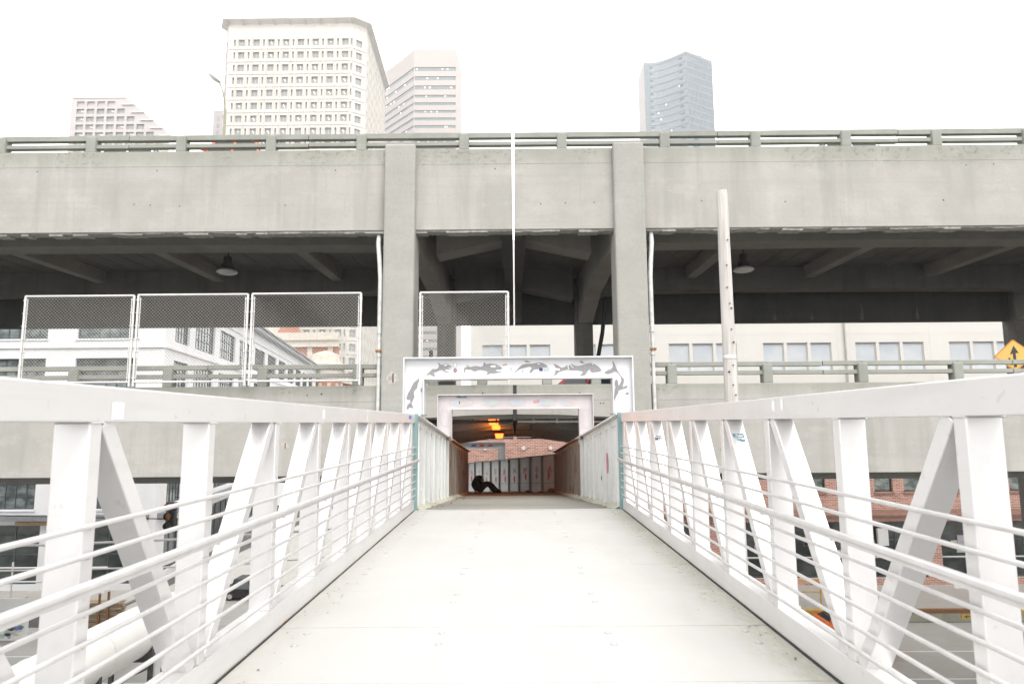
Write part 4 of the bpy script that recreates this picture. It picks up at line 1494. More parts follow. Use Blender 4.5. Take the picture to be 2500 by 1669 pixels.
def win_mesh(w, h, fmat, gmat, nx=1, nz=1, fw=.06, mw=.035, depth=.08, lit=None):
    """window unit in local axes: x along the wall, y into it, z up, origin at lower left"""
    mb = MB()
    mb.cur = 1
    mb.quad((0, .05, 0), (w, .05, 0), (w, .05, h), (0, .05, h))
    mb.cur = 0
    mb.box(0, fw, 0, depth, 0, h).box(w - fw, w, 0, depth, 0, h).box(fw, w - fw, 0, depth, 0, fw).box(fw, w - fw, 0, depth, h - fw, h)
    for i in range(1, nx):
        x = w * i / nx
        mb.box(x - mw / 2, x + mw / 2, .01, depth, fw, h - fw)
    for j in range(1, nz):
        z = h * j / nz
        mb.box(fw, w - fw, .015, depth, z - mw / 2, z + mw / 2)
    mats = [fmat, gmat]
    if lit:
        mb.cur = 2
        for (a, b, c, e) in lit:
            mb.quad((w * a, .046, h * c), (w * b, .046, h * c), (w * b, .046, h * e), (w * a, .046, h * e))
        mats.append(OFFICE)
    return mb.mesh('window', mats)


# ------------------------------------------------------------------ white industrial building at the left
CAM_SCALE, CAM_DZ = 1.22, -0.396            # factor and height shift scaling the street front buildings about the camera
GU = (GZ - CAM_DZ) / CAM_SCALE
ind = thing('industrial_building', (-50, 63, GZ), 'white painted industrial building with dark gridded windows behind the left fence panels', 'building')
f1 = Facade(ind, (-91.5, 56.36), (-30.4, 56.36), WHITEP, 'wall', CAM_SCALE, CAM_DZ)
rowz = [8.0, 4.0, 0.0, -3.9]
holes = []
rights = [-26.84 - 6.51 * k for k in range(7)]
for rz_ in rowz:
    for xr in rights:
        holes.append((xr - 4.4 + 75, xr + 75, rz_, rz_ + 2.6))
shop = [(-32.0 - 6.51 * k + 75 - 5.2 * 0, ) for k in range(5)]
for k in range(7):
    xr = -26.3 - 6.51 * k
    holes.append((xr - 5.3 + 75, xr + 75, -8.9, -4.95))
f1.wall(GU, 12.3, holes, .22)
wmain = win_mesh(4.4, 2.6, FRAME_D, GLASS, 6, 3, .10, .05)
for rz_ in rowz:
    for xr in rights:
        f1.place('window', wmain, xr - 4.4 + 75, .16, rz_)
        f1.bar('sill', xr - 4.5 + 75, xr + .1 + 75, -.08, .1, rz_ - .12, rz_ - .002, WHITEP)
wshop = win_mesh(5.3, 3.95, FRAME_D, GLASS_DK, 3, 2, .12, .08)
for k in range(7):
    xr = -26.3 - 6.51 * k
    f1.place('shop_window', wshop, xr - 5.3 + 75, .16, -8.9)
f1.bar('band_course', 0, f1.len, -.12, 0, 7.32, 7.5, WHITEP)
f1.bar('canopy_band', 0, f1.len - .4, -.5, 0, -4.62, -4.25, TRIMG)
f1.bar('shop_sign', 75 - 34.4, 75 - 31.9, -.25, -.02, -4.95, -4.7, TIMBER)
f1.bar('eave', 0, f1.len, -.3, .3, 12.3, 12.6, ROOFG)
f2 = Facade(ind, (-30.4, 56.36), (-30.4 - .17 * 102.5, 56.36 + 102.5), WHITEP, 'wall', CAM_SCALE, CAM_DZ)
cth = math.sqrt(1 + .17 ** 2)
holes = []
wins = [(2.0, 5.3)] + [(6.7 + 7.15 * k, 12.2 + 7.15 * k) for k in range(10)]
for (a, b) in wins:
    for rz_ in rowz:
        holes.append((a * cth, b * cth, rz_, rz_ + 2.6))
    if b < 40:
        holes.append((a * cth, b * cth, -8.6, -5.2))
f2.wall(GU, 12.3, holes, .25)
wa = win_mesh(3.3 * cth, 2.6, FRAME_D, GLASS, 5, 3, .10, .06)
wb = win_mesh(5.5 * cth, 2.6, FRAME_D, GLASS, 7, 3, .10, .07)
wc = win_mesh(3.3 * cth, 3.4, FRAME_D, GLASS_DK, 2, 1, .15, .12)
wd = win_mesh(5.5 * cth, 3.4, FRAME_D, GLASS_DK, 3, 1, .15, .12)
for i, (a, b) in enumerate(wins):
    for rz_ in rowz:
        f2.place('window', wb if i else wa, a * cth, .18, rz_)
    if b < 40:
        f2.place('shop_window', wd if i else wc, a * cth, .18, -8.6)
f2.bar('band_course', 0.05, f2.len, -.14, 0, 7.32, 7.5, WHITEP)
f2.bar('band_course', 0.05, f2.len, -.14, 0, 11.15, 11.3, WHITEP)
f2.bar('canopy_band', .4, 60, -.4, 0, -4.62, -4.25, TRIMG)
f2.bar('eave', 0, f2.len, -.75, .3, 12.3, 12.95, ROOFG)
f2.bar('gutter', 0.05, f2.len, -.95, -.76, 12.75, 12.93, TRIMG)
mb = MB().add([(-91.5, 56.3, 14.97), (-30.4, 56.3, 14.97), (-47.8, 158.8, 14.97), (-91.5, 158.8, 14.97)], [(0, 1, 2, 3)])
part('roof', mb, ROOFG, ind)

# ------------------------------------------------------------------ brick building with shops at the right
bk = thing('brick_building', (36, 56, GZ), 'red brick building with dark shop windows behind the right truss', 'building')
fb = Facade(bk, (-3.9, 53.68), (95.2, 53.68), BRICK, 'wall', CAM_SCALE, CAM_DZ)
holes = []
wx = []
for k in range(9):
    xc = 19.2 + 4.43 * k
    for dx in (0, 1.93):
        wx.append(xc + dx)
for k in range(1, 3):
    for dx in (0, 1.93):
        wx.append(19.2 - 4.43 * k + dx)
for x in wx:
    holes.append((x + 3.2, x + 1.22 + 3.2, -2.85, -.75))
shops = [(8.4, 11.6), (12.5, 15.7)] + [(17.2 + 4.75 * k, 21.0 + 4.75 * k) for k in range(10)]
shops = [(a + 1.0, b + 1.0) for a, b in shops]
for a, b in shops:
    holes.append((a + 3.2, b + 3.2, -8.3, -4.75))
fb.wall(GU, 1.55, holes, .28)
wbk = win_mesh(1.22, 2.1, FRAME_D, glass('wavy_window_glass', (.10, .13, .12), .05, (.30, .33, .31), 1.6), 1, 2, .09, .06)
for x in wx:
    fb.place('window', wbk, x + 3.2, .18, -2.85)
    fb.bar('sill', x + 3.15, x + 1.27 + 3.2, -.06, .1, -2.99, -2.852, BRICKTRIM)
for a, b in shops:
    fb.place('shop_window', win_mesh(b - a, 3.55, FRAME_D, GLASS_DK, 2, 3, .1, .09), a + 3.2, .2, -8.3)
    fb.bar('door_rail', a + 3.2 + .1, b + 3.2 - .1, .12, .17, -7.05, -6.97, WPRINT)
rs = random.Random(21)
for a, b in shops:
    for k in range(4):
        u0 = a + 3.2 + rs.uniform(.1, b - a - 1.0)
        w = rs.uniform(.3, .9)
        z0 = -8.25 + rs.uniform(0, 2.2)
        fb.bar('shop_display', u0, u0 + w, .185, .235, z0, z0 + rs.uniform(.12, .7), rs.choice((WPRINT, GREENPR, LILACPR, BEIGEPR, OLIVEPR, BLUPALE)))
fb.bar('stringcourse', 8, fb.len, -.16, 0, -4.62, -4.35, BRICKTRIM)
fb.bar('stringcourse', 8, fb.len, -.26, 0, -4.35, -4.22, BRICKTRIM)
fb.bar('stringcourse', 8, fb.len, -.10, 0, -4.22, -3.95, BRICKTRIM)
for x in (-2.44, 0.67, 2.87, 5.1):
    mb = MB().cyl((x, 53.67, -.21), (x, 53.6, -.21), .16, n=14)
    part('anchor_plate', mb, WPRINT, bk)
part('side_wall', MB().box(-3.9, -3.5, 53.69, 95, GZ, 1.49), BRICK, bk)
part('wall_sign', MB().box(28.7, 29.5, 53.4, 53.65, -8.0, -6.7), WPRINT, bk)

# white panel building above it
wb_ = thing('panel_building', (48, 61, 1.5), 'cream panel clad building with groups of three windows seen between the decks', 'building')
fw_ = Facade(wb_, (-3.66, 54.29), (97.6, 54.29), WHITEW, 'wall', CAM_SCALE, CAM_DZ)
holes = []
groups = [-.85, 10.55, 17.0, 23.3, 29.7, 36.1, 42.5, 48.9]
g3 = []
for gx in [-2.2 + 0, 4.15] + groups[1:]:
    for k in range(3):
        g3.append(gx + 1.62 * k)
for x in g3:
    holes.append((x + 3.0 + .0, x + 3.0 + 1.42, 5.05, 7.12))
fw_.wall(1.56, 14.5, holes, .12)
wp3 = win_mesh(1.42, 2.07, FRAME_W, GLASS_P, 1, 1, .05)
for x in g3:
    fw_.place('window', wp3, x + 3.0, .07, 5.05)
for z in (8.35, 9.6, 4.2, 3.5, 2.6, 7.15 + .55):
    fw_.bar('panel_joint', .02, fw_.len, -.006, .01, z, z + .02, FRAME_W)
for x in (9.2, 15.6, 22.1, 28.4, 34.8):
    fw_.bar('panel_joint', x + 3, x + 3.02, -.0065, .01, 4.3, 14, FRAME_W)
for x in (27.63,):
    t = MB().cyl((x, 54.1, 2), (x, 54.1, 11.3), .11)
    part('downpipe', t, FRAME_W, wb_)
    part('hopper', MB().box(x - .25, x + .25, 53.9, 54.27, 10.95, 11.5), FRAME_W, wb_)
part('side_wall', MB().box(-3.66, -3.3, 54.3, 92, 1.5, 17.29), WHITEW, wb_)
part('roof', MB().add([(-3.66, 54.29, 17.2), (97.6, 54.29, 17.2), (97.6, 92, 17.2), (-3.66, 92, 17.2)], [(0, 1, 2, 3)]), TRIMG, wb_)

# raised dock in front of the brick building
dk = thing('loading_dock', (48, 50, GZ), 'long raised concrete loading dock with a yellow edge in front of the brick building', 'loading dock')
part('platform', MB().box(13.4, 95, 47.1, 53.68, GZ, -11.06), PAVE, dk)
part('face_wall', MB().box(13.38, 95, 46.8, 47.1, GZ, -11.07), MORTAR, dk)
x = 13.4
while x < 75:
    w = random.uniform(2.5, 4.2)
    part('edge_strip', MB().box(x, x + w - .03, 46.73, 47.12, -11.28, -11.05), YELLOW if random.random() < .75 else RUST, dk)
    x += w
part('arrow_plate', MB().box(30.4, 31.4, 46.75, 46.78, -11.66, -11.36), YELLOW, dk)
flat_poly('arrow', [(30.55, -11.51), (30.75, -11.42), (30.75, -11.48), (31.2, -11.48), (31.2, -11.54), (30.75, -11.54), (30.75, -11.6)], 46.744, SIGNB, dk)
part('notice_plate', MB().box(34.9, 35.6, 46.68, 46.71, -11.6, -10.85), WPRINT, dk)
part('notice_band', MB().box(34.97, 35.53, 46.67, 46.677, -11.2, -10.93), REDPR, dk)
yr = thing('guard_rail', (21.5, 48.1, -11.06), 'yellow bent pipe rail standing on the end of the loading dock', 'rail')
part('pipe', MB().tube([(19.9, 48.1, -9.36), (21.41, 48.1, -9.36), (21.5, 48.1, -9.45), (21.5, 48.1, -11.06)], .055, 8), YELLOW, yr)
part('pipe', MB().cyl((19.9, 48.1, -10.15), (21.5, 48.1, -10.15), .043), YELLOW, yr)

# ------------------------------------------------------------------ ornate brick and terracotta building far up the side street
orn = thing('ornate_building', (-48, 163, GZ), 'ornate red brick and cream terracotta building far behind the left railing', 'building')
fo = Facade(orn, (-69.3, 160), (-43.2, 160), REDB, 'wall', 1.333, -.6)  # ornate building also scaled about the camera, with its own factor
fo.wall(-8.5, 17.2, [(8.2, 8.9, 10.5, 13.6), (12.4, 13.0, 8.5, 11.5), (16.2, 16.9, 9, 12.5)], .3)
for u, z, h in ((8.2, 10.5, 3.1), (12.4, 8.5, 3.0), (16.2, 9, 3.5)):
    fo.place('window', win_mesh(.7 if u != 12.4 else .6, h, TERRA, GLASS, 1, 1, .1), u, .2, z)
fo.bar('cornice', 0, fo.len, -1.0, .2, 17.2, 18.6, TERRA)
fo.bar('cornice', 0, fo.len, -.6, .2, 16.0, 17.2, TERRA)
fo.bar('parapet', 0, fo.len * .55, -.3, .4, 18.6, 20.6, TERRA)
fo.bar('band', 0, fo.len, -.4, 0, 7.4, 8.2, TERRA)
for u in (5.2, 10.6, 14.2, 18.0):
    for k in range(9):
        w = .9 if k % 2 else .45
        fo.bar('quoin', u - w, u + w, -.18, 0, -2 + k * 2.0, -.02 + k * 2.0, TERRA)
mb = MB().prism([(u - 58.6, z) for u, z in ((0, 24.2), (6.0, 24.2), (3.0, 29.4))], 1, 159.5, 160.5)
part('gable', mb, REDB, orn)
cx_ = -46.1
part('turret', MB().lathe((cx_, 158.7, 0), [(3.87, GZ), (3.87, 12.2)], 12, False), REDB, orn)
part('turret_cornice', MB().lathe((cx_, 158.7, 0), [(3.87, 12.2), (4.27, 12.6), (4.27, 14.6), (4.8, 15.1), (4.8, 16.2), (3.73, 16.6), (3.3, 18.6), (1.3, 19.4), (0.01, 19.7)], 12, False), TERRA, orn)
for a in range(12):
    an = 2 * math.pi * a / 12
    for k in range(5):
        w = .66 if k % 2 else .37
        x, y = cx_ + 3.9 * math.cos(an), 158.7 + 3.9 * math.sin(an)
        if y < 158.9:
            part('quoin', MB().box(x - w, x + w, y - .16, y + .16, -.33 + k * 2.4, 2.07 + k * 2.4 - .06), TERRA, orn)
fo2 = Facade(orn, (-43.2, 160), (-39.3, 200), REDB, 'wall', 1.333, -.6)
fo2.wall(-8.5, 9.4, [], .2)
fo2.bar('cornice', 0, fo2.len, -.5, .3, 9.4, 10.4, TERRA)
fo2.bar('band', 0, fo2.len, -.3, 0, 3.4, 4.0, TERRA)


# ------------------------------------------------------------------ cream grid tower
cr = thing('office_tower', (-72, 222, GZ), 'broad cream precast office tower with a grid of square windows above the left viaduct', 'building')
CF = [(-95.9, 205.0), (-93.4, 201.2), (-52.6, 200.9), (-48.6, 204.0), (-50.4, 243.5)]
ROW0, DR, NR = 126.5 - 1.15, 4.39, 29
rows = [ROW0 - DR * k for k in range(NR)]
BW, BH = 2.1, 2.3
fc = Facade(cr, CF[1], CF[2], CREAM)
holes = []
big_u = [-89.05 + 4.889 * k + 93.4 - BW / 2 for k in range(8)]
nar_u = [-91.5 + 4.889 * k + 93.4 - .3 for k in range(9)]
nar_u[0] += .2
nar_u[-1] -= .25
for z in rows:
    for u in big_u:
        holes.append((u, u + BW, z, z + BH))
    for u in nar_u:
        holes.append((u, u + .6, z, z + BH))
fc.wall(GZ, 134.2, holes, .7)
wbig = win_mesh(BW, BH, CREAM2, GLASS_G, 2, 1, .06, .05)
wlit = win_mesh(BW, BH, CREAM2, GLASS_G, 2, 1, .06, .05, lit=[(.3, .48, .62, .72), (.42, .56, .5, .6), (.5, .62, .36, .46)])
wlit2 = win_mesh(BW, BH, CREAM2, GLASS_G, 2, 1, .06, .05, lit=[(.42, .56, .58, .7)])
wnar = win_mesh(.6, BH, CREAM2, GLASS_G, 1, 1, .05)
for j, z in enumerate(rows):
    for i, u in enumerate(big_u):
        r_ = random.random()
        pick = wbig if (i < 3 and r_ < .6) or r_ < .4 else (wlit if r_ < .8 else wlit2)
        fc.place('window', pick, u, .45, z)
    for u in nar_u:
        fc.place('narrow_window', wnar, u, .45, z)
    fc.bar('spandrel_ledge', 0.4, fc.len - .4, -.14, 0, z - 1.12, z - .98, CREAM)
for u in [q + BW + .42 for q in big_u] + [q - .42 for q in big_u]:
    fc.bar('pilaster', u - .1, u + .1, -.22, 0, GZ, rows[0] + BH + .9, CREAM)
# louvred plant screens at the top right
for (u, w) in ((28.6, 1.5), (30.6, 1.5), (33.4, 1.5), (35.4, 1.5)):
    for k in range(11):
        fc.bar('louvre', u, u + w, -.05, .02, 127.9 + 1.0 + k * .42, 128.05 + 1.0 + k * .42, CREAM2)
for (k0, k1, tag_) in ((0, 1, 'l'), (2, 3, 'r')):
    fx = Facade(cr, CF[k0], CF[k1], CREAM)
    w = 2.1 if k0 == 2 else 1.7
    u = (fx.len - w) / 2
    fx.wall(GZ, 134.2, [(u, u + w, z, z + BH) for z in rows], .6)
    wm = win_mesh(w, BH, CREAM2, GLASS_G, 2, 1, .06, .05)
    for z in rows:
        fx.place('corner_window', wm, u, .35, z)
        fx.bar('spandrel_ledge', .1, fx.len - .1, -.14, 0, z - 1.12, z - .98, CREAM)
    if k0 == 2:
        for q in (.9, 2.8):
            for k in range(11):
                fx.bar('louvre', q, q + 1.3, -.05, .02, 128.9 + k * .42, 129.05 + k * .42, CREAM2)
fs_ = Facade(cr, CF[3], CF[4], CREAM)
hol = []
for j, z in enumerate(rows):
    for k in range(8):
        hol.append((2.6 + 4.8 * k, 3.7 + 4.8 * k, z + .2, z + BH - .3))
fs_.wall(GZ, 134.2, hol, .8)
wsd = win_mesh(1.1, BH - .5, CREAM2, GLASS_G, 1, 1, .06)
for (a, b, c, e) in hol:
    fs_.place('side_window', wsd, a, .5, c)
for k in range(9):
    fs_.bar('pilaster', 5.2 - 4.8 + 4.8 * k, 5.7 - 4.8 + 4.8 * k, -.3, 0, GZ, 130, CREAM)
# sloping coffered cornice
cn = MB()
out = [(-97.6, 204.6), (-95.0, 199.6), (-51.6, 199.2), (-46.9, 203.0), (-48.7, 244)]
for i in range(4):
    a, b, c, e = CF[i], CF[i + 1], out[i], out[i + 1]
    cn.add([(a[0], a[1], 133.0), (b[0], b[1], 133.0), (e[0], e[1], 134.0), (c[0], c[1], 134.0), (c[0], c[1], 134.8), (e[0], e[1], 134.8), (b[0], b[1], 134.8), (a[0], a[1], 134.8)],
           [(0, 1, 2, 3), (3, 2, 5, 4), (4, 5, 6, 7)])
part('cornice', cn, CREAM2, cr)
for k in range(9):
    x = -93.4 + (93.4 - 52.6) * k / 8
    part('cornice_rib', MB().beam((x, 201.1, 132.7), (x, 199.3, 133.9), .3, .3), CREAM, cr)
part('roof', MB().add([(x, y, 134.15) for x, y in CF] + [(-95.9, 243.5, 134.15)], [(0, 1, 2, 3, 4, 5)]), CREAM2, cr)
part('back_wall', MB().add([(-95.9, 205, GZ), (-95.9, 243.5, GZ), (-95.9, 243.5, 134.2), (-95.9, 205, 134.2)], [(0, 1, 2, 3)]), CREAM, cr)

# ------------------------------------------------------------------ pink banded tower
pk = thing('banded_tower', (-42, 315, GZ), 'pinkish tower with horizontal window bands right of the cream tower', 'building')
PF = [(-72.0, 326.9), (-47.8, 299.9), (-27.4, 300.1), (-26.0, 318)]
PZ = 183.4
lev = [172.2] + [172.2 - 4.75, 172.2 - 9.5, 172.2 - 13.7, 172.2 - 17.6, 172.2 - 21.5, 172.2 - 25.3, 172.2 - 29.2]
while lev[-1] > 2:
    lev.append(lev[-1] - 3.85)
for i in range(3):
    fp = Facade(pk, PF[i], PF[i + 1], PINK)
    mg = .25 if i != 2 else .1
    if i < 2:
        hs_ = []
        for k, z in enumerate(lev):
            h = 2.05 if k < 3 else 1.45
            hs_.append((mg, fp.len - mg, z, z + h))
        fp.wall(GZ, PZ, hs_, .35)
        for k, z in enumerate(lev):
            h = 2.05 if k < 3 else 1.45
            w = fp.len - 2 * mg
            lit = []
            for _ in range(random.choice((0, 2, 3, 4))):
                a = random.uniform(.02, .9)
                lit.append((a, a + .03, .4, .75))
            fp.place('window_band', win_mesh(w, h, PINK, GLASS_T, 15, 1, .04, .07, lit=lit or None), mg, .2, z)
            if i == 1 and k < 5:
                fp.bar('window_band', mg, mg + 5.2, .02, .15, z - .55, z + .05, GLASS_T)
    else:
        fp.wall(GZ, PZ, [], .3)
part('roof', MB().add([(x, y, PZ - .05) for x, y in PF] + [(-60, 345, PZ - .05)], [(0, 1, 2, 3, 4)]), PINK, pk)

# ------------------------------------------------------------------ blue glass tower with a concave front
gt = thing('glass_tower', (92, 350, GZ), 'tall blue grey glass tower with a concave front on the right of the skyline', 'building')
GFp = [(73.2, 360.5), (73.0, 342.0)]
curve = []
for k in range(15):
    q = k / 14
    curve.append(tuple((1 - q) ** 3 * a + 3 * q * (1 - q) ** 2 * b + 3 * q * q * (1 - q) * c + q ** 3 * e
                       for a, b, c, e in zip((73.0, 342.0), (81.0, 343.6), (86.0, 338.4), (93.4, 330.9))))
right = [(93.4, 330.9), (110.6, 341.2)]
GTZ = 200.0
fg = Facade(gt, GFp[0], GFp[1], PALEPK)
fg.wall(GZ, GTZ - .5, [], .3)
gsp = plain('tower_spandrel', (0.205, 0.226, 0.244), .35, .2, .03, .2)
for i in range(len(curve) - 1):
    ff = Facade(gt, curve[i], curve[i + 1], GLASS_T if i < 2 else GLASS_B, 'glazing')
    ff.wall(GZ, GTZ, [], .3)
    nl = MB()
    z = GTZ - 1.2
    while z > 100:
        vs = [ff.P(u, dd, zz) for zz in (z - .55, z + .55) for (u, dd) in ((0, -.12), (ff.len, -.12), (ff.len, 0), (0, 0))]
        nl.add(vs, [(3, 2, 1, 0), (4, 5, 6, 7), (0, 1, 5, 4), (1, 2, 6, 5), (2, 3, 7, 6), (3, 0, 4, 7)])
        z -= 3.9
    if i > 1:
        part('floor_band', nl, gsp, gt)
    if i in (2, 12):
        z = GTZ - 3.2
        while z > 100:
            ff.bar('vent', ff.len * .0, ff.len * .98, -.2, -.125, z, z + .7, plain('vent_slot', (.12, .14, .16), .5) if 'vent_slot' not in MATS else MATS['vent_slot'])
            z -= 3.9
    for _ in range(2):
        zz = GTZ - 3.9 * random.randint(3, 20) - 3.0
        uu = random.uniform(.1, .8) * ff.len
        if random.random() < .5:
            ff.bar('lit_window', uu, uu + .6, -.06, -.03, zz, zz + .7, OFFICE)
fr_ = Facade(gt, right[0], right[1], GLASS_B, 'glazing')
fr_.wall(GZ, GTZ, [], .3)
nl = MB()
k = 0
while k * .98 < fr_.len:
    u = k * .98
    vs = [fr_.P(uu, dd, zz) for zz in (100, GTZ) for (uu, dd) in ((u, -.22), (u + .22, -.22), (u + .22, 0), (u, 0))]
    nl.add(vs, [(3, 2, 1, 0), (4, 5, 6, 7), (0, 1, 5, 4), (1, 2, 6, 5), (2, 3, 7, 6), (3, 0, 4, 7)])
    k += 1
part('mullion', nl, gsp, gt)
nl = MB()
z = GTZ - 1.2
while z > 100:
    vs = [fr_.P(uu, dd, zz) for zz in (z - .5, z + .5) for (uu, dd) in ((0, -.1), (fr_.len, -.1), (fr_.len, 0), (0, 0))]
    nl.add(vs, [(3, 2, 1, 0), (4, 5, 6, 7), (0, 1, 5, 4), (1, 2, 6, 5), (2, 3, 7, 6), (3, 0, 4, 7)])
    z -= 3.9
part('floor_band', nl, gsp, gt)
part('side_wall', MB().add([(110.6, 341.2, GZ), (112, 362, GZ), (112, 362, GTZ), (110.6, 341.2, GTZ)], [(0, 1, 2, 3)]), GLASS_B, gt)
part('roof', MB().add([(x, y, GTZ - .1) for x, y in curve + [right[1], (112, 362), GFp[0]]], [tuple(range(len(curve) + 3))]), gsp, gt)
for (x, y, h) in ((93.5, 333, 2.6), (95.5, 334, 3.4), (98, 336, 3.0), (99.5, 336.5, 5.0), (103, 339, 3.2), (104.5, 340, 2.4), (74.5, 343.5, 3.0)):
    part('antenna', MB().cyl((x, y, GTZ - .1), (x, y, GTZ + h), .13, n=5), gsp, gt)
part('plant_room', MB().box(95, 104, 337.8, 348, GTZ - .1, GTZ + 1.6), gsp, gt)
blu = thing('blue_glass_building', (70.5, 250, GZ), 'dark blue glass building sliver with a slanted top behind the upper railing', 'building')
xa, xb = 71.9, 74.4
part('glazing', MB().prism([(xa, GZ), (xb, GZ), (xb, 115.2), (xa, 113.4)], 1, 250, 262), glass('deep_blue_glass', (.07, .15, .21), .2), blu)
for k in range(4):
    part('mullion', MB().box(xa + .55 * k + .3, xa + .55 * k + .36, 249.92, 250, 60, 113.2), gsp, blu)

# ------------------------------------------------------------------ stepped pale tower at the far left
stp = thing('stepped_tower', (-165, 262, GZ), 'pale pink stepped tower with a sloping right side at the far left of the skyline', 'building')
fst = Facade(stp, (-178.2, 250), (-138.0, 250), PALEPK)
SZ = 133.8
cw, rh = 4.12, 3.33
hol = []
for j in range(10):
    z = 133.8 - 3.7 - rh * j - (.2 if j == 0 else 0)
    for i in range(9):
        u = 1.9 + cw * i
        if u + 3.1 < 21.3 + j * 4.15:
            hol.append((u, u + 3.1, z, z + 2.15))
# face polygon cut by the sloping roofline: build as columns
xmax = 21.6
mbw = MB()
us = sorted({0.0} | {round(h[0], 3) for h in hol} | {round(h[1], 3) for h in hol} | {xmax, 40.2})


def roof_z(u):
    return SZ if u <= xmax else SZ - (u - xmax) * .845


for a, b in zip(us, us[1:]):
    colh = sorted([h for h in hol if h[0] <= a + .001 and h[1] >= b - .001], key=lambda h: h[2])
    zc_ = GZ
    for h in colh:
        mbw.add([fst.P(a, 0, zc_), fst.P(b, 0, zc_), fst.P(b, 0, h[2]), fst.P(a, 0, h[2])], [(0, 1, 2, 3)])
        zc_ = h[3]
    mbw.add([fst.P(a, 0, zc_), fst.P(b, 0, zc_), fst.P(b, 0, roof_z(b)), fst.P(a, 0, roof_z(a))], [(0, 1, 2, 3)])
for (a, b, c, e) in hol:
    q = [fst.P(a, 0, c), fst.P(b, 0, c), fst.P(b, 0, e), fst.P(a, 0, e), fst.P(a, .8, c), fst.P(b, .8, c), fst.P(b, .8, e), fst.P(a, .8, e)]
    mbw.add(q, [(0, 1, 5, 4), (1, 2, 6, 5), (2, 3, 7, 6), (3, 0, 4, 7)])
part('wall', mbw, PALEPK, stp)
wst = win_mesh(3.1, 2.15, PALEPK, GLASS_G, 2, 1, .06, .05)
wst2 = win_mesh(3.1, 2.15, PALEPK, GLASS_G, 2, 1, .06, .05, lit=[(.5, .7, .6, .7), (.75, .9, .5, .6)])
wst3 = win_mesh(3.1, 2.15, PALEPK, PALEPK, 2, 1, .06, .05)
for h in hol:
    top = h[2] > 129
    fst.place('window', wst3 if top else (wst2 if random.random() < .3 else wst), h[0], .5, h[2])
fsl = Facade(stp, (-180.1, 252.3), (-178.2, 250), PALEPK)
fsl.wall(GZ, SZ - .5, [(.6, 2.6, 133.8 - 3.7 - rh * j, 133.8 - 3.7 - rh * j + 2.15) for j in range(10)], .5)
wsl = win_mesh(2.0, 2.15, PALEPK, GLASS_G, 1, 1, .06)
for j in range(10):
    fsl.place('window', wsl, .6, .3, 133.8 - 3.7 - rh * j)
part('sloped_roof', MB().add([fst.P(xmax, 0, SZ), fst.P(40.2, 0, roof_z(40.2)), fst.P(40.2, 22, roof_z(40.2)), fst.P(xmax, 22, SZ)], [(0, 1, 2, 3)]), PALEPK, stp)
part('roof', MB().add([fst.P(-1.5, 2, SZ), fst.P(0, 0, SZ), fst.P(xmax, 0, SZ), fst.P(xmax, 22, SZ), fst.P(-1.5, 22, SZ)], [(0, 1, 2, 3, 4)]), CREAM2, stp)
part('coping', MB().box(-178.3, -156.5, 249.75, 250, SZ - .35, SZ + .15), CREAM2, stp)
for j in range(5):
    u = xmax + (j + .0) * rh / .845
    zz = SZ - rh * j - 3.25
    fst.bar('terrace_slab', u - 1.2, u + 3.9, -.5, 1.0, zz - .15, zz + .15, CREAM2)
# slim grey block beside the cream tower
slim = thing('slim_block', (-143, 302, GZ), 'slim grey block partly hidden at the left edge of the cream tower', 'building')
part('wall', MB().box(-144.9, -138, 300, 312, GZ, 153), plain('grey_violet_panel', (.30, .275, .275), .7, 0, .03, .2), slim)
for k in range(9):
    part('window_band', MB().box(-143.0, -141.8, 299.9, 300, 119 + k * 3.6, 121.2 + k * 3.6), GLASS_G, slim)

# ================================================================== STREET FURNITURE BELOW, LEFT
# white tank scaled about the camera; stand added to hold it up
TX = -11.9
tk = thing('storage_tank', (TX, 18, GZ), 'large white horizontal tank on an added steel stand below the left truss', 'tank')
tz, tr = -4.6, .735
tp = [(.001, -.28), (.3, -.25), (.55, -.16), (.69, -.05), (.735, .06)]
part('tank', MB().cyl((TX, 12.6, tz), (TX, 21.6, tz), tr, n=44), TANKW, tk)
for y in (14.9, 16.95, 19.1, 21.0):
    part('tank_band', MB().cyl((TX, y - .02, tz), (TX, y + .02, tz), tr + .014, n=44), GALV, tk)
for y in (13.4, 16.0, 18.6, 21.2):
    for x in (TX - .6, TX + .6):
        part('leg', MB().box(x - .06, x + .06, y - .06, y + .06, GZ, tz - .3), DARK, tk)
    part('saddle', MB().box(TX - .7, TX + .7, y - .07, y + .07, tz - .82, tz - .55), DARK, tk)
part('side_tray', MB().box(TX + .66, TX + .86, 13, 21.4, -5.34, -5.28), GALV, tk)
part('valve_box', MB().box(-11.15, -10.8, 17.2, 17.9, -5.85, -5.35), DARK, tk, .02)
for k in range(3):
    part('valve', MB().lathe((-11.02, 17.3 + .155 * k, -5.3), [(.05, 0), (.05, .1), (.07, .115), (.063, .17), (.03, .22), (.001, .235)], 10), CHROME, tk)
part('gauge', MB().lathe((-10.98, 18.0, -5.72), [(.085, 0), (.1, .07), (.07, .155), (.001, .18)], 12), CHROME, tk)
part('hose', MB().tube([(-10.9, 17.1, -5.28), (-10.84, 18.2, -5.2), (-10.8, 19.3, -5.12), (-10.84, 20.1, -5.24)], .05, 8), DARK, tk)
part('hose', MB().tube([(-10.62, 18.75, -5.22), (-10.6, 18.75, -5.75), (-10.58, 18.7, -7.5), (-10.6, 18.7, GZ)], .04, 8), BLACK, tk)
part('hose', MB().tube([(-10.52, 18.8, -5.22), (-10.5, 18.8, -5.75), (-10.48, 18.75, -7.5), (-10.5, 18.7, GZ)], .04, 8), BLACK, tk)
si = thing('white_silo', (-10.85, 22.6, GZ), 'upright white silo with a domed top standing in front of the viaduct', 'silo')
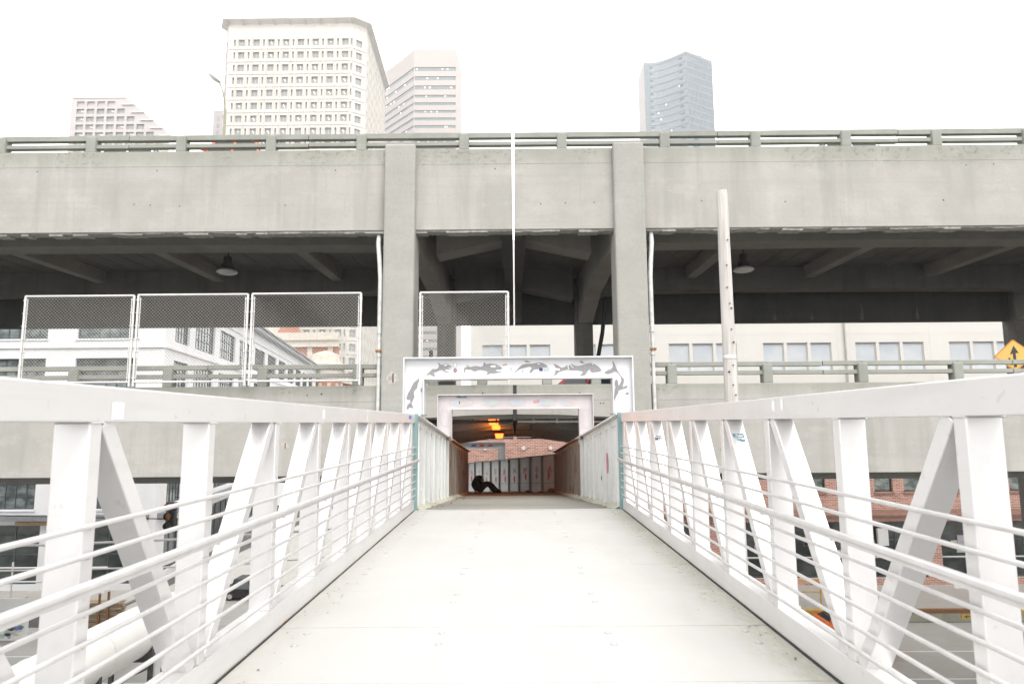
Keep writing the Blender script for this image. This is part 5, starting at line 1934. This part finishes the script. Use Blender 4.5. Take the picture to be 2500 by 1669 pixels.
part('shell', MB().lathe((-10.85, 22.6, 0), [(.92, GZ), (.92, -4.2), (.86, -3.92), (.62, -3.7), (.3, -3.58), (.001, -3.55)], 36), TANKW, si)
part('outlet_pipe', MB().tube([(-10.55, 21.6, -5.9), (-10.52, 21.45, -6.0), (-10.5, 21.4, -6.6), (-10.45, 21.38, -6.95), (-10.2, 21.35, -7.0)], .055, 8), CHROME, si)
part('hatch', MB().box(-11.2, -11.0, 21.6, 21.72, -5.9, -5.6), DARK, si)

# printed hoarding
hd = thing('hoarding', (-35.4, 43.9, GZ), 'low hoarding printed with a blurred coloured picture at the left edge', 'hoarding')
part('board', MB().box(-40.9, -31.5, 43.9, 44.0, GZ + .05, -9.24), WPRINT, hd)
pal = [BLUPALE, BLUEPR, TEALPR, GREENPR, BEIGEPR, LILACPR, DARK, BLUPALE, OLIVEPR]
rnd = random.Random(5)
for k in range(170):
    cx, cz = rnd.uniform(-40.5, -32.0), GZ + .25 + abs(rnd.gauss(0, .75))
    if cz > -9.9:
        continue
    rx, rz_ = rnd.uniform(.08, .42), rnd.uniform(.04, .14)
    pts = [(min(-31.55, max(-40.85, cx + rx * math.cos(a) * rnd.uniform(.6, 1.2))), max(GZ + .08, cz + rz_ * math.sin(a) * rnd.uniform(.6, 1.2))) for a in [i * math.pi / 5 for i in range(10)]]
    flat_poly('printed_shape', pts, 43.895 - k * .0004, rnd.choice(pal), hd)
for x in (-40.3, -36, -31.8):
    part('stake', MB().box(x - .06, x + .06, 44.01, 44.13, GZ, -9.2), TIMBER, hd)

# timber stack with stakes
tb = thing('timber_stack', (-28.4, 45.8, GZ), 'stack of raw timber boards held between upright stakes beside the white tank', 'timber')
bme = MB().box(-1.8, 1.8, -.085, .085, 0, .055).mesh('board', TIMBER)
bme2 = MB().box(-1.8, 1.8, -.085, .085, 0, .055).mesh('board', plain('pale_timber', (.50, .42, .30), .8, 0, .12, 5))
for k in range(16):
    for j in range(4):
        obj('board', bme if (k + j) % 3 else bme2, tb, (-28.4 + random.uniform(-.15, .15), 45.5 + j * .22, GZ + .15 + k * .116), random.uniform(-.03, .03))
for x, h in ((-29.4, 3.2), (-28.7, 3.4), (-27.8, 2.9), (-27.2, 2.7)):
    part('stake', MB().box(x - .06, x + .06, 45.24, 45.34, GZ, GZ + h), TIMBER if x < -28 else RUST, tb)

# white pipe barrier in front of the shops
wbz = thing('pipe_barrier', (-36.6, 52, GZ + .14), 'white pipe barrier in front of the shop windows of the white building', 'barrier')
for z in (-9.0, -10.03):
    part('pipe', MB().cyl((-46, 52, z), (-31.5, 52, z), .07), WPRINT, wbz)
for x in (-45, -41.7, -38.8, -35.9, -33):
    part('post', MB().cyl((x, 52, GZ + .14), (x, 52, -8.57), .07), WPRINT, wbz)

# traffic signal hung below the lower deck
ts = thing('traffic_signal', (-22.7, 43.9, -5.1), 'dark traffic signal with red and amber lenses, hung on a thin rod', 'traffic light')
for k, m in enumerate((REDLAMP, AMBER, DARK)):
    z = -3.5 - .61 * k
    part('housing', MB().box(-23.0, -22.42, 43.9, 44.3, z - .29, z + .29), DARK, ts, .03)
    part('lens', MB().cyl((-22.76, 43.89, z), (-22.76, 43.84, z), .21, n=16), m, ts)
    part('visor', MB().cyl((-22.76, 43.89, z), (-22.76, 43.6, z + .02), .235, n=14, cap=False), DARK, ts)
part('rod', MB().cyl((-22.15, 44.05, -5.15), (-22.08, 44.05, -.9), .03), DARK, ts)
part('bracket', MB().beam((-22.57, 44.05, -5.1), (-22.13, 44.05, -5.1), .06, .05), DARK, ts)
part('bracket', MB().beam((-22.5, 44.05, -2.85), (-22.08, 44.05, -2.95), .06, .05), DARK, ts)

# overhead cables
for i, (pts, r, lab) in enumerate((([(-73, 46.4, -2.8), (-49, 46.4, -3.75), (-40, 46.4, -4.2), (-29, 46.4, -4.5), (-22.7, 44.4, -4.35), (-12, 44, -3.1)], .037, 'thin dark cable sagging past the traffic signal'),
                                   ([(-73, 45.1, -5.5), (-41.5, 45.1, -6.2), (-31.7, 45.1, -6.1), (-22, 45.1, -5.75), (-12, 45.1, -5.15)], .085, 'grey bundled cable crossing just below the traffic signal'),
                                   ([(-73, 48.8, -8.2), (-41.5, 48.8, -8.6), (-31.7, 48.8, -8.45), (-22, 48.8, -8.3), (-12, 48.8, -7.6)], .073, 'grey bundled cable crossing low in front of the shops'))):
    cb = thing('overhead_cable', pts[2], lab, 'cable', 'overhead cables in the street')
    part('cable', MB().tube(pts, r, 6), (BLACK, GALV, GALV)[i], cb)


# traffic cones
def cone(x, y, lab):
    c = thing('traffic_cone', (x, y, GZ), lab, 'traffic cone', 'orange traffic cones in the street')
    part('base', MB().box(x - .24, x + .24, y - .24, y + .24, GZ + .008, GZ + .05), ORANGE, c, .01)
    part('body', MB().lathe((x, y, GZ), [(.19, .05), (.135, .37), (.073, .71), (.055, .9), (.001, .915)], 14), ORANGE, c)
    part('reflective_band', MB().lathe((x, y, GZ), [(.137, .415), (.108, .585)], 14), WPRINT, c)
    return c


cone(-16.33, 47.65, 'small orange cone nearest to the left truss')
cone(-15.6, 53.3, 'orange cone a little beyond the nearest one')
cone(-12.4, 50.3, 'tall orange cone seen between two farther truss bays')
cone(-11.0, 50.0, 'orange cone beside the tall one, half hidden by a post')
cone(-8.8, 52.5, 'farthest orange cone near the old bridge')

# planter on the white building
pl = thing('planter', (-33.2, 55.9, -5.58), 'rust brown planter box with green plants on the canopy of the white building', 'planter')
part('box', MB().box(-33.9, -32.3, 55.78, 56.2, -5.58, -5.15), RUST, pl)
lf = MB()
for k in range(60):
    p = Vector((random.uniform(-33.8, -32.4), random.uniform(55.8, 56.15), random.uniform(-5.2, -4.75)))
    a = Vector((random.uniform(-.1, .1), random.uniform(-.1, .1), random.uniform(0, .15)))
    b = Vector((random.uniform(-.1, .1), random.uniform(-.1, .1), random.uniform(-.05, .1)))
    lf.add([p, p + a, p + a + b, p + b], [(0, 1, 2, 3)])
part('foliage', lf, LEAF, pl)

# ================================================================== PERSON AND LITTER IN THE PASSAGE
PYc = 31.4
pz = fz(PYc)


def skin_body(verts, edges, radii, root, name, mat, par, levels=2):
    me = bpy.data.meshes.new(name)
    o_ = wloc(par)
    me.from_pydata([tuple(Vector(v) - o_) for v in verts], edges, [])
    o = bpy.data.objects.new(name, me)
    COL.objects.link(o)
    o.parent = par
    md = o.modifiers.new('Skin', 'SKIN')
    ss = o.modifiers.new('Sub', 'SUBSURF')
    ss.levels = ss.render_levels = levels
    sv = me.skin_vertices[0].data
    for i, r in enumerate(radii):
        sv[i].radius = (r, r) if not isinstance(r, tuple) else r
        sv[i].use_root = (i == root)
    dg_ = bpy.context.evaluated_depsgraph_get()
    dg_.update()
    ev = o.evaluated_get(dg_)
    nm = bpy.data.meshes.new_from_object(ev)
    o.modifiers.clear()
    o.data = nm
    nm.materials.clear()
    nm.materials.append(mat)
    for p in nm.polygons:
        p.use_smooth = True
        p.material_index = 0
    return o


per = thing('person', (-1.75, PYc, pz), 'person in black hooded clothes slumped on the floor against the left girder', 'person')
bx_, by_ = -1.92, PYc
V = [(bx_ + .02, by_, pz + .15),        # 0 pelvis
     (bx_ - .03, by_, pz + .34),        # 1 waist
     (bx_ + .02, by_, pz + .52),        # 2 chest
     (bx_ + .14, by_ - .01, pz + .63),  # 3 neck base
     (bx_ + .24, by_ - .03, pz + .645),  # 4 head
     (bx_ + .33, by_ - .04, pz + .60),  # 5 brow
     (bx_ + .08, by_ - .17, pz + .55),  # 6 near shoulder
     (bx_ + .18, by_ - .25, pz + .34),  # 7 near elbow
     (bx_ + .28, by_ - .27, pz + .13),  # 8 near wrist
     (bx_ + .08, by_ + .17, pz + .55),  # 9 far shoulder
     (bx_ + .30, by_ + .22, pz + .38),  # 10 far elbow
     (bx_ + .48, by_ + .1, pz + .34),   # 11 far wrist
     (bx_ + .12, by_ - .11, pz + .16),  # 12 near hip
     (bx_ + .55, by_ - .10, pz + .46),  # 13 near knee
     (bx_ + .86, by_ - .11, pz + .10),  # 14 near ankle
     (bx_ + 1.06, by_ - .13, pz + .05),  # 15 near toe
     (bx_ + .12, by_ + .11, pz + .16),  # 16 far hip
     (bx_ + .62, by_ + .10, pz + .42),  # 17 far knee
     (bx_ + .98, by_ + .08, pz + .09),  # 18 far ankle
     (bx_ + 1.17, by_ + .06, pz + .05)]  # 19 far toe
E_ = [(0, 1), (1, 2), (2, 3), (3, 4), (4, 5), (2, 6), (6, 7), (7, 8), (2, 9), (9, 10), (10, 11), (0, 12), (12, 13), (13, 14), (14, 15), (0, 16), (16, 17), (17, 18), (18, 19)]
Rr = [.23, .25, .25, .17, .165, .12, .14, .105, .06, .14, .105, .06, .18, .135, .105, .06, .18, .135, .105, .06]
V = [(bx_ + (a - bx_) * 1.08, by_ + (b - by_) * 1.1, pz + (c - pz) * 1.10) for a, b, c in V]
skin_body(V, E_, Rr, 0, 'clothed_body', CLOTH, per)
# the near hand, resting on the floor: palm, four unequal fingers and a thumb
hv, he, hr_ = [(bx_ + .28, by_ - .27, pz + .10), (bx_ + .31, by_ - .275, pz + .055)], [(0, 1)], [.028, .036]
for k, (ang, ln) in enumerate(((-.5, .062), (-.15, .075), (.15, .07), (.45, .055))):
    i = len(hv)
    px_, py_ = bx_ + .335, by_ - .275 + (k - 1.5) * .02
    hv += [(px_, py_, pz + .045), (px_ + ln * .55 * math.cos(ang), py_ + ln * .55 * math.sin(ang), pz + .034), (px_ + ln * math.cos(ang), py_ + ln * math.sin(ang), pz + .014)]
    he += [(1, i), (i, i + 1), (i + 1, i + 2)]
    hr_ += [.011, .0095, .0085]
i = len(hv)
hv += [(bx_ + .30, by_ - .325, pz + .045), (bx_ + .335, by_ - .35, pz + .02)]
he += [(1, i), (i, i + 1)]
hr_ += [.012, .010]
skin_body(hv, he, hr_, 0, 'hand', SKIN, per, 1)
# shaded face in the hood opening: oval with nose, eyes and mouth
hx_, hy_, hz_ = bx_ + .375, by_ - .05, pz + .60
fm = MB()
n1, n2_ = 8, 12
vs = []
for i in range(n1 + 1):
    th = math.pi * i / n1
    for k in range(n2_):
        ph = 2 * math.pi * k / n2_
        dx = .06 * math.sin(th) * math.cos(ph)
        dy = .062 * math.sin(th) * math.sin(ph)
        dz = .09 * math.cos(th)
        if abs(ph) < .3 and abs(th - math.pi * .5) < .5:
            dx += .018
        vs.append((hx_ + dx - .25 * dz * -1, hy_ + dy, hz_ + dz))
fm.add(vs, [(i * n2_ + k, i * n2_ + (k + 1) % n2_, (i + 1) * n2_ + (k + 1) % n2_, (i + 1) * n2_ + k) for i in range(n1) for k in range(n2_)], True)
part('face', fm, SKIN, per)
for s in (-1, 1):
    part('eye', MB().lathe((hx_ + .055, hy_ + s * .025, hz_ + .01), [(.001, .007), (.007, .003), (.007, -.003), (.001, -.007)], 8), DARK, per)
part('mouth', MB().box(hx_ + .03, hx_ + .045, hy_ - .02, hy_ + .02, hz_ - .052, hz_ - .045), PINKPR, per)
for s in (-1, 1):
    part('shoe', MB().box(bx_ + (1.0 if s < 0 else 1.1), bx_ + (1.12 if s < 0 else 1.24), by_ + s * -.0 + (-.17 if s < 0 else .02), by_ + (-.08 if s < 0 else .11), pz + .004, pz + .09), CLOTH, per, .03)


def crumple(name, loc, size, mat, label, cat, seed):
    rnd = random.Random(seed)
    t = thing(name, loc, label, cat)
    vs, fs = [], []
    n, m = 9, 6
    for i in range(m + 1):
        th = math.pi * i / m
        for k in range(n):
            ph = 2 * math.pi * k / n
            r = rnd.uniform(.65, 1.15)
            vs.append((loc[0] + size[0] * r * math.sin(th) * math.cos(ph), loc[1] + size[1] * r * math.sin(th) * math.sin(ph), max(loc[2] + .004, loc[2] + size[2] + size[2] * r * math.cos(th))))
    for i in range(m):
        for k in range(n):
            fs.append((i * n + k, i * n + (k + 1) % n, (i + 1) * n + (k + 1) % n, (i + 1) * n + k))
    part('sheet', MB().add(vs, fs), mat, t)
    return t


def fl(x, y):
    return (x, y, fz(y))


crumple('paper_bag', fl(1.72, 31.6), (.20, .16, .11), PAPERB, 'crumpled brown paper bag on the floor against the right girder', 'paper bag', 3)
crumple('plastic_scrap', fl(.62, 32.1), (.16, .08, .06), BLACK, 'black plastic scrap lying on the passage floor', 'litter', 4)
crumple('paper_scrap', fl(1.2, 32.0), (.14, .08, .03), PAPERB, 'flat brown scrap on the floor left of the paper bag', 'litter', 5)
crumple('paper_sheet', fl(.98, 32.4), (.16, .07, .07), WPRINT, 'white paper sheet on the floor beside the black scrap', 'litter', 6)
crumple('cloth_bundle', fl(-1.78, 30.4), (.10, .1, .07), PAPERB, 'small brown bundle beside the hand of the slumped person', 'bundle', 8)
lt = MB()
rnd = random.Random(11)
for k in range(170):
    side = rnd.choice((-1, 1))
    y = rnd.uniform(14.3, 32.5)
    x = (XL + .12 if side < 0 else XR - .12) - side * abs(rnd.gauss(0, .22)) + sx(y)
    s = rnd.uniform(.008, .035)
    z = fz(y) + .006 + .05 * (abs(x - (XL if side < 0 else XR)) < .12)
    lt.add([(x - s, y - s, z), (x + s, y - s * .6, z + s * .5), (x + s * .7, y + s, z), (x - s, y + s * .7, z + s * .4)], [(0, 1, 2, 3)])
o = obj('leaf_litter', lt.mesh('leaf_litter', [PAPERB]))
o['kind'] = 'stuff'
o['label'] = 'scattered leaf litter along the feet of the old girders'
lt = MB()
for k in range(150):
    side = rnd.choice((-1, 1, 1))
    y = rnd.uniform(4.8, 13.8)
    x = (XL + .06 if side < 0 else XR - .06) - side * abs(rnd.gauss(0, .13))
    s = rnd.uniform(.003, .011)
    lt.add([(x - s, y - s, .004), (x + s, y - s * .6, .005 + s * .3), (x + s * .7, y + s, .004), (x - s, y + s * .7, .004 + s * .2)], [(0, 1, 2, 3)])
o = obj('deck_debris', lt.mesh('deck_debris', [plain('dark_debris', (.13, .11, .075), .9, var=.2)]))
o['kind'] = 'stuff'
o['label'] = 'fine dark debris along the edges of the pale deck'
for o in list(bridge.children):
    for k in ('y0', 'y1', 'side', 'mark'):
        if k in o:
            del o[k]

# ================================================================== AIR
hz = obj('haze', MB().box(-905, 905, -205, 905, GZ - 2.0, 212).mesh('haze', []))
hz['kind'] = 'stuff'
hm = bpy.data.materials.new('haze')
hm.use_nodes = True
ht = hm.node_tree
ht.nodes.clear()
ho = ht.nodes.new('ShaderNodeOutputMaterial')
hv_ = ht.nodes.new('ShaderNodeVolumePrincipled')
hv_.inputs['Color'].default_value = (0.97, 0.97, 0.98, 1)
hv_.inputs['Density'].default_value = 0.00028
hv_.inputs['Anisotropy'].default_value = 0.0
ht.links.new(hv_.outputs[0], ho.inputs['Volume'])
hz.data.materials.append(hm)
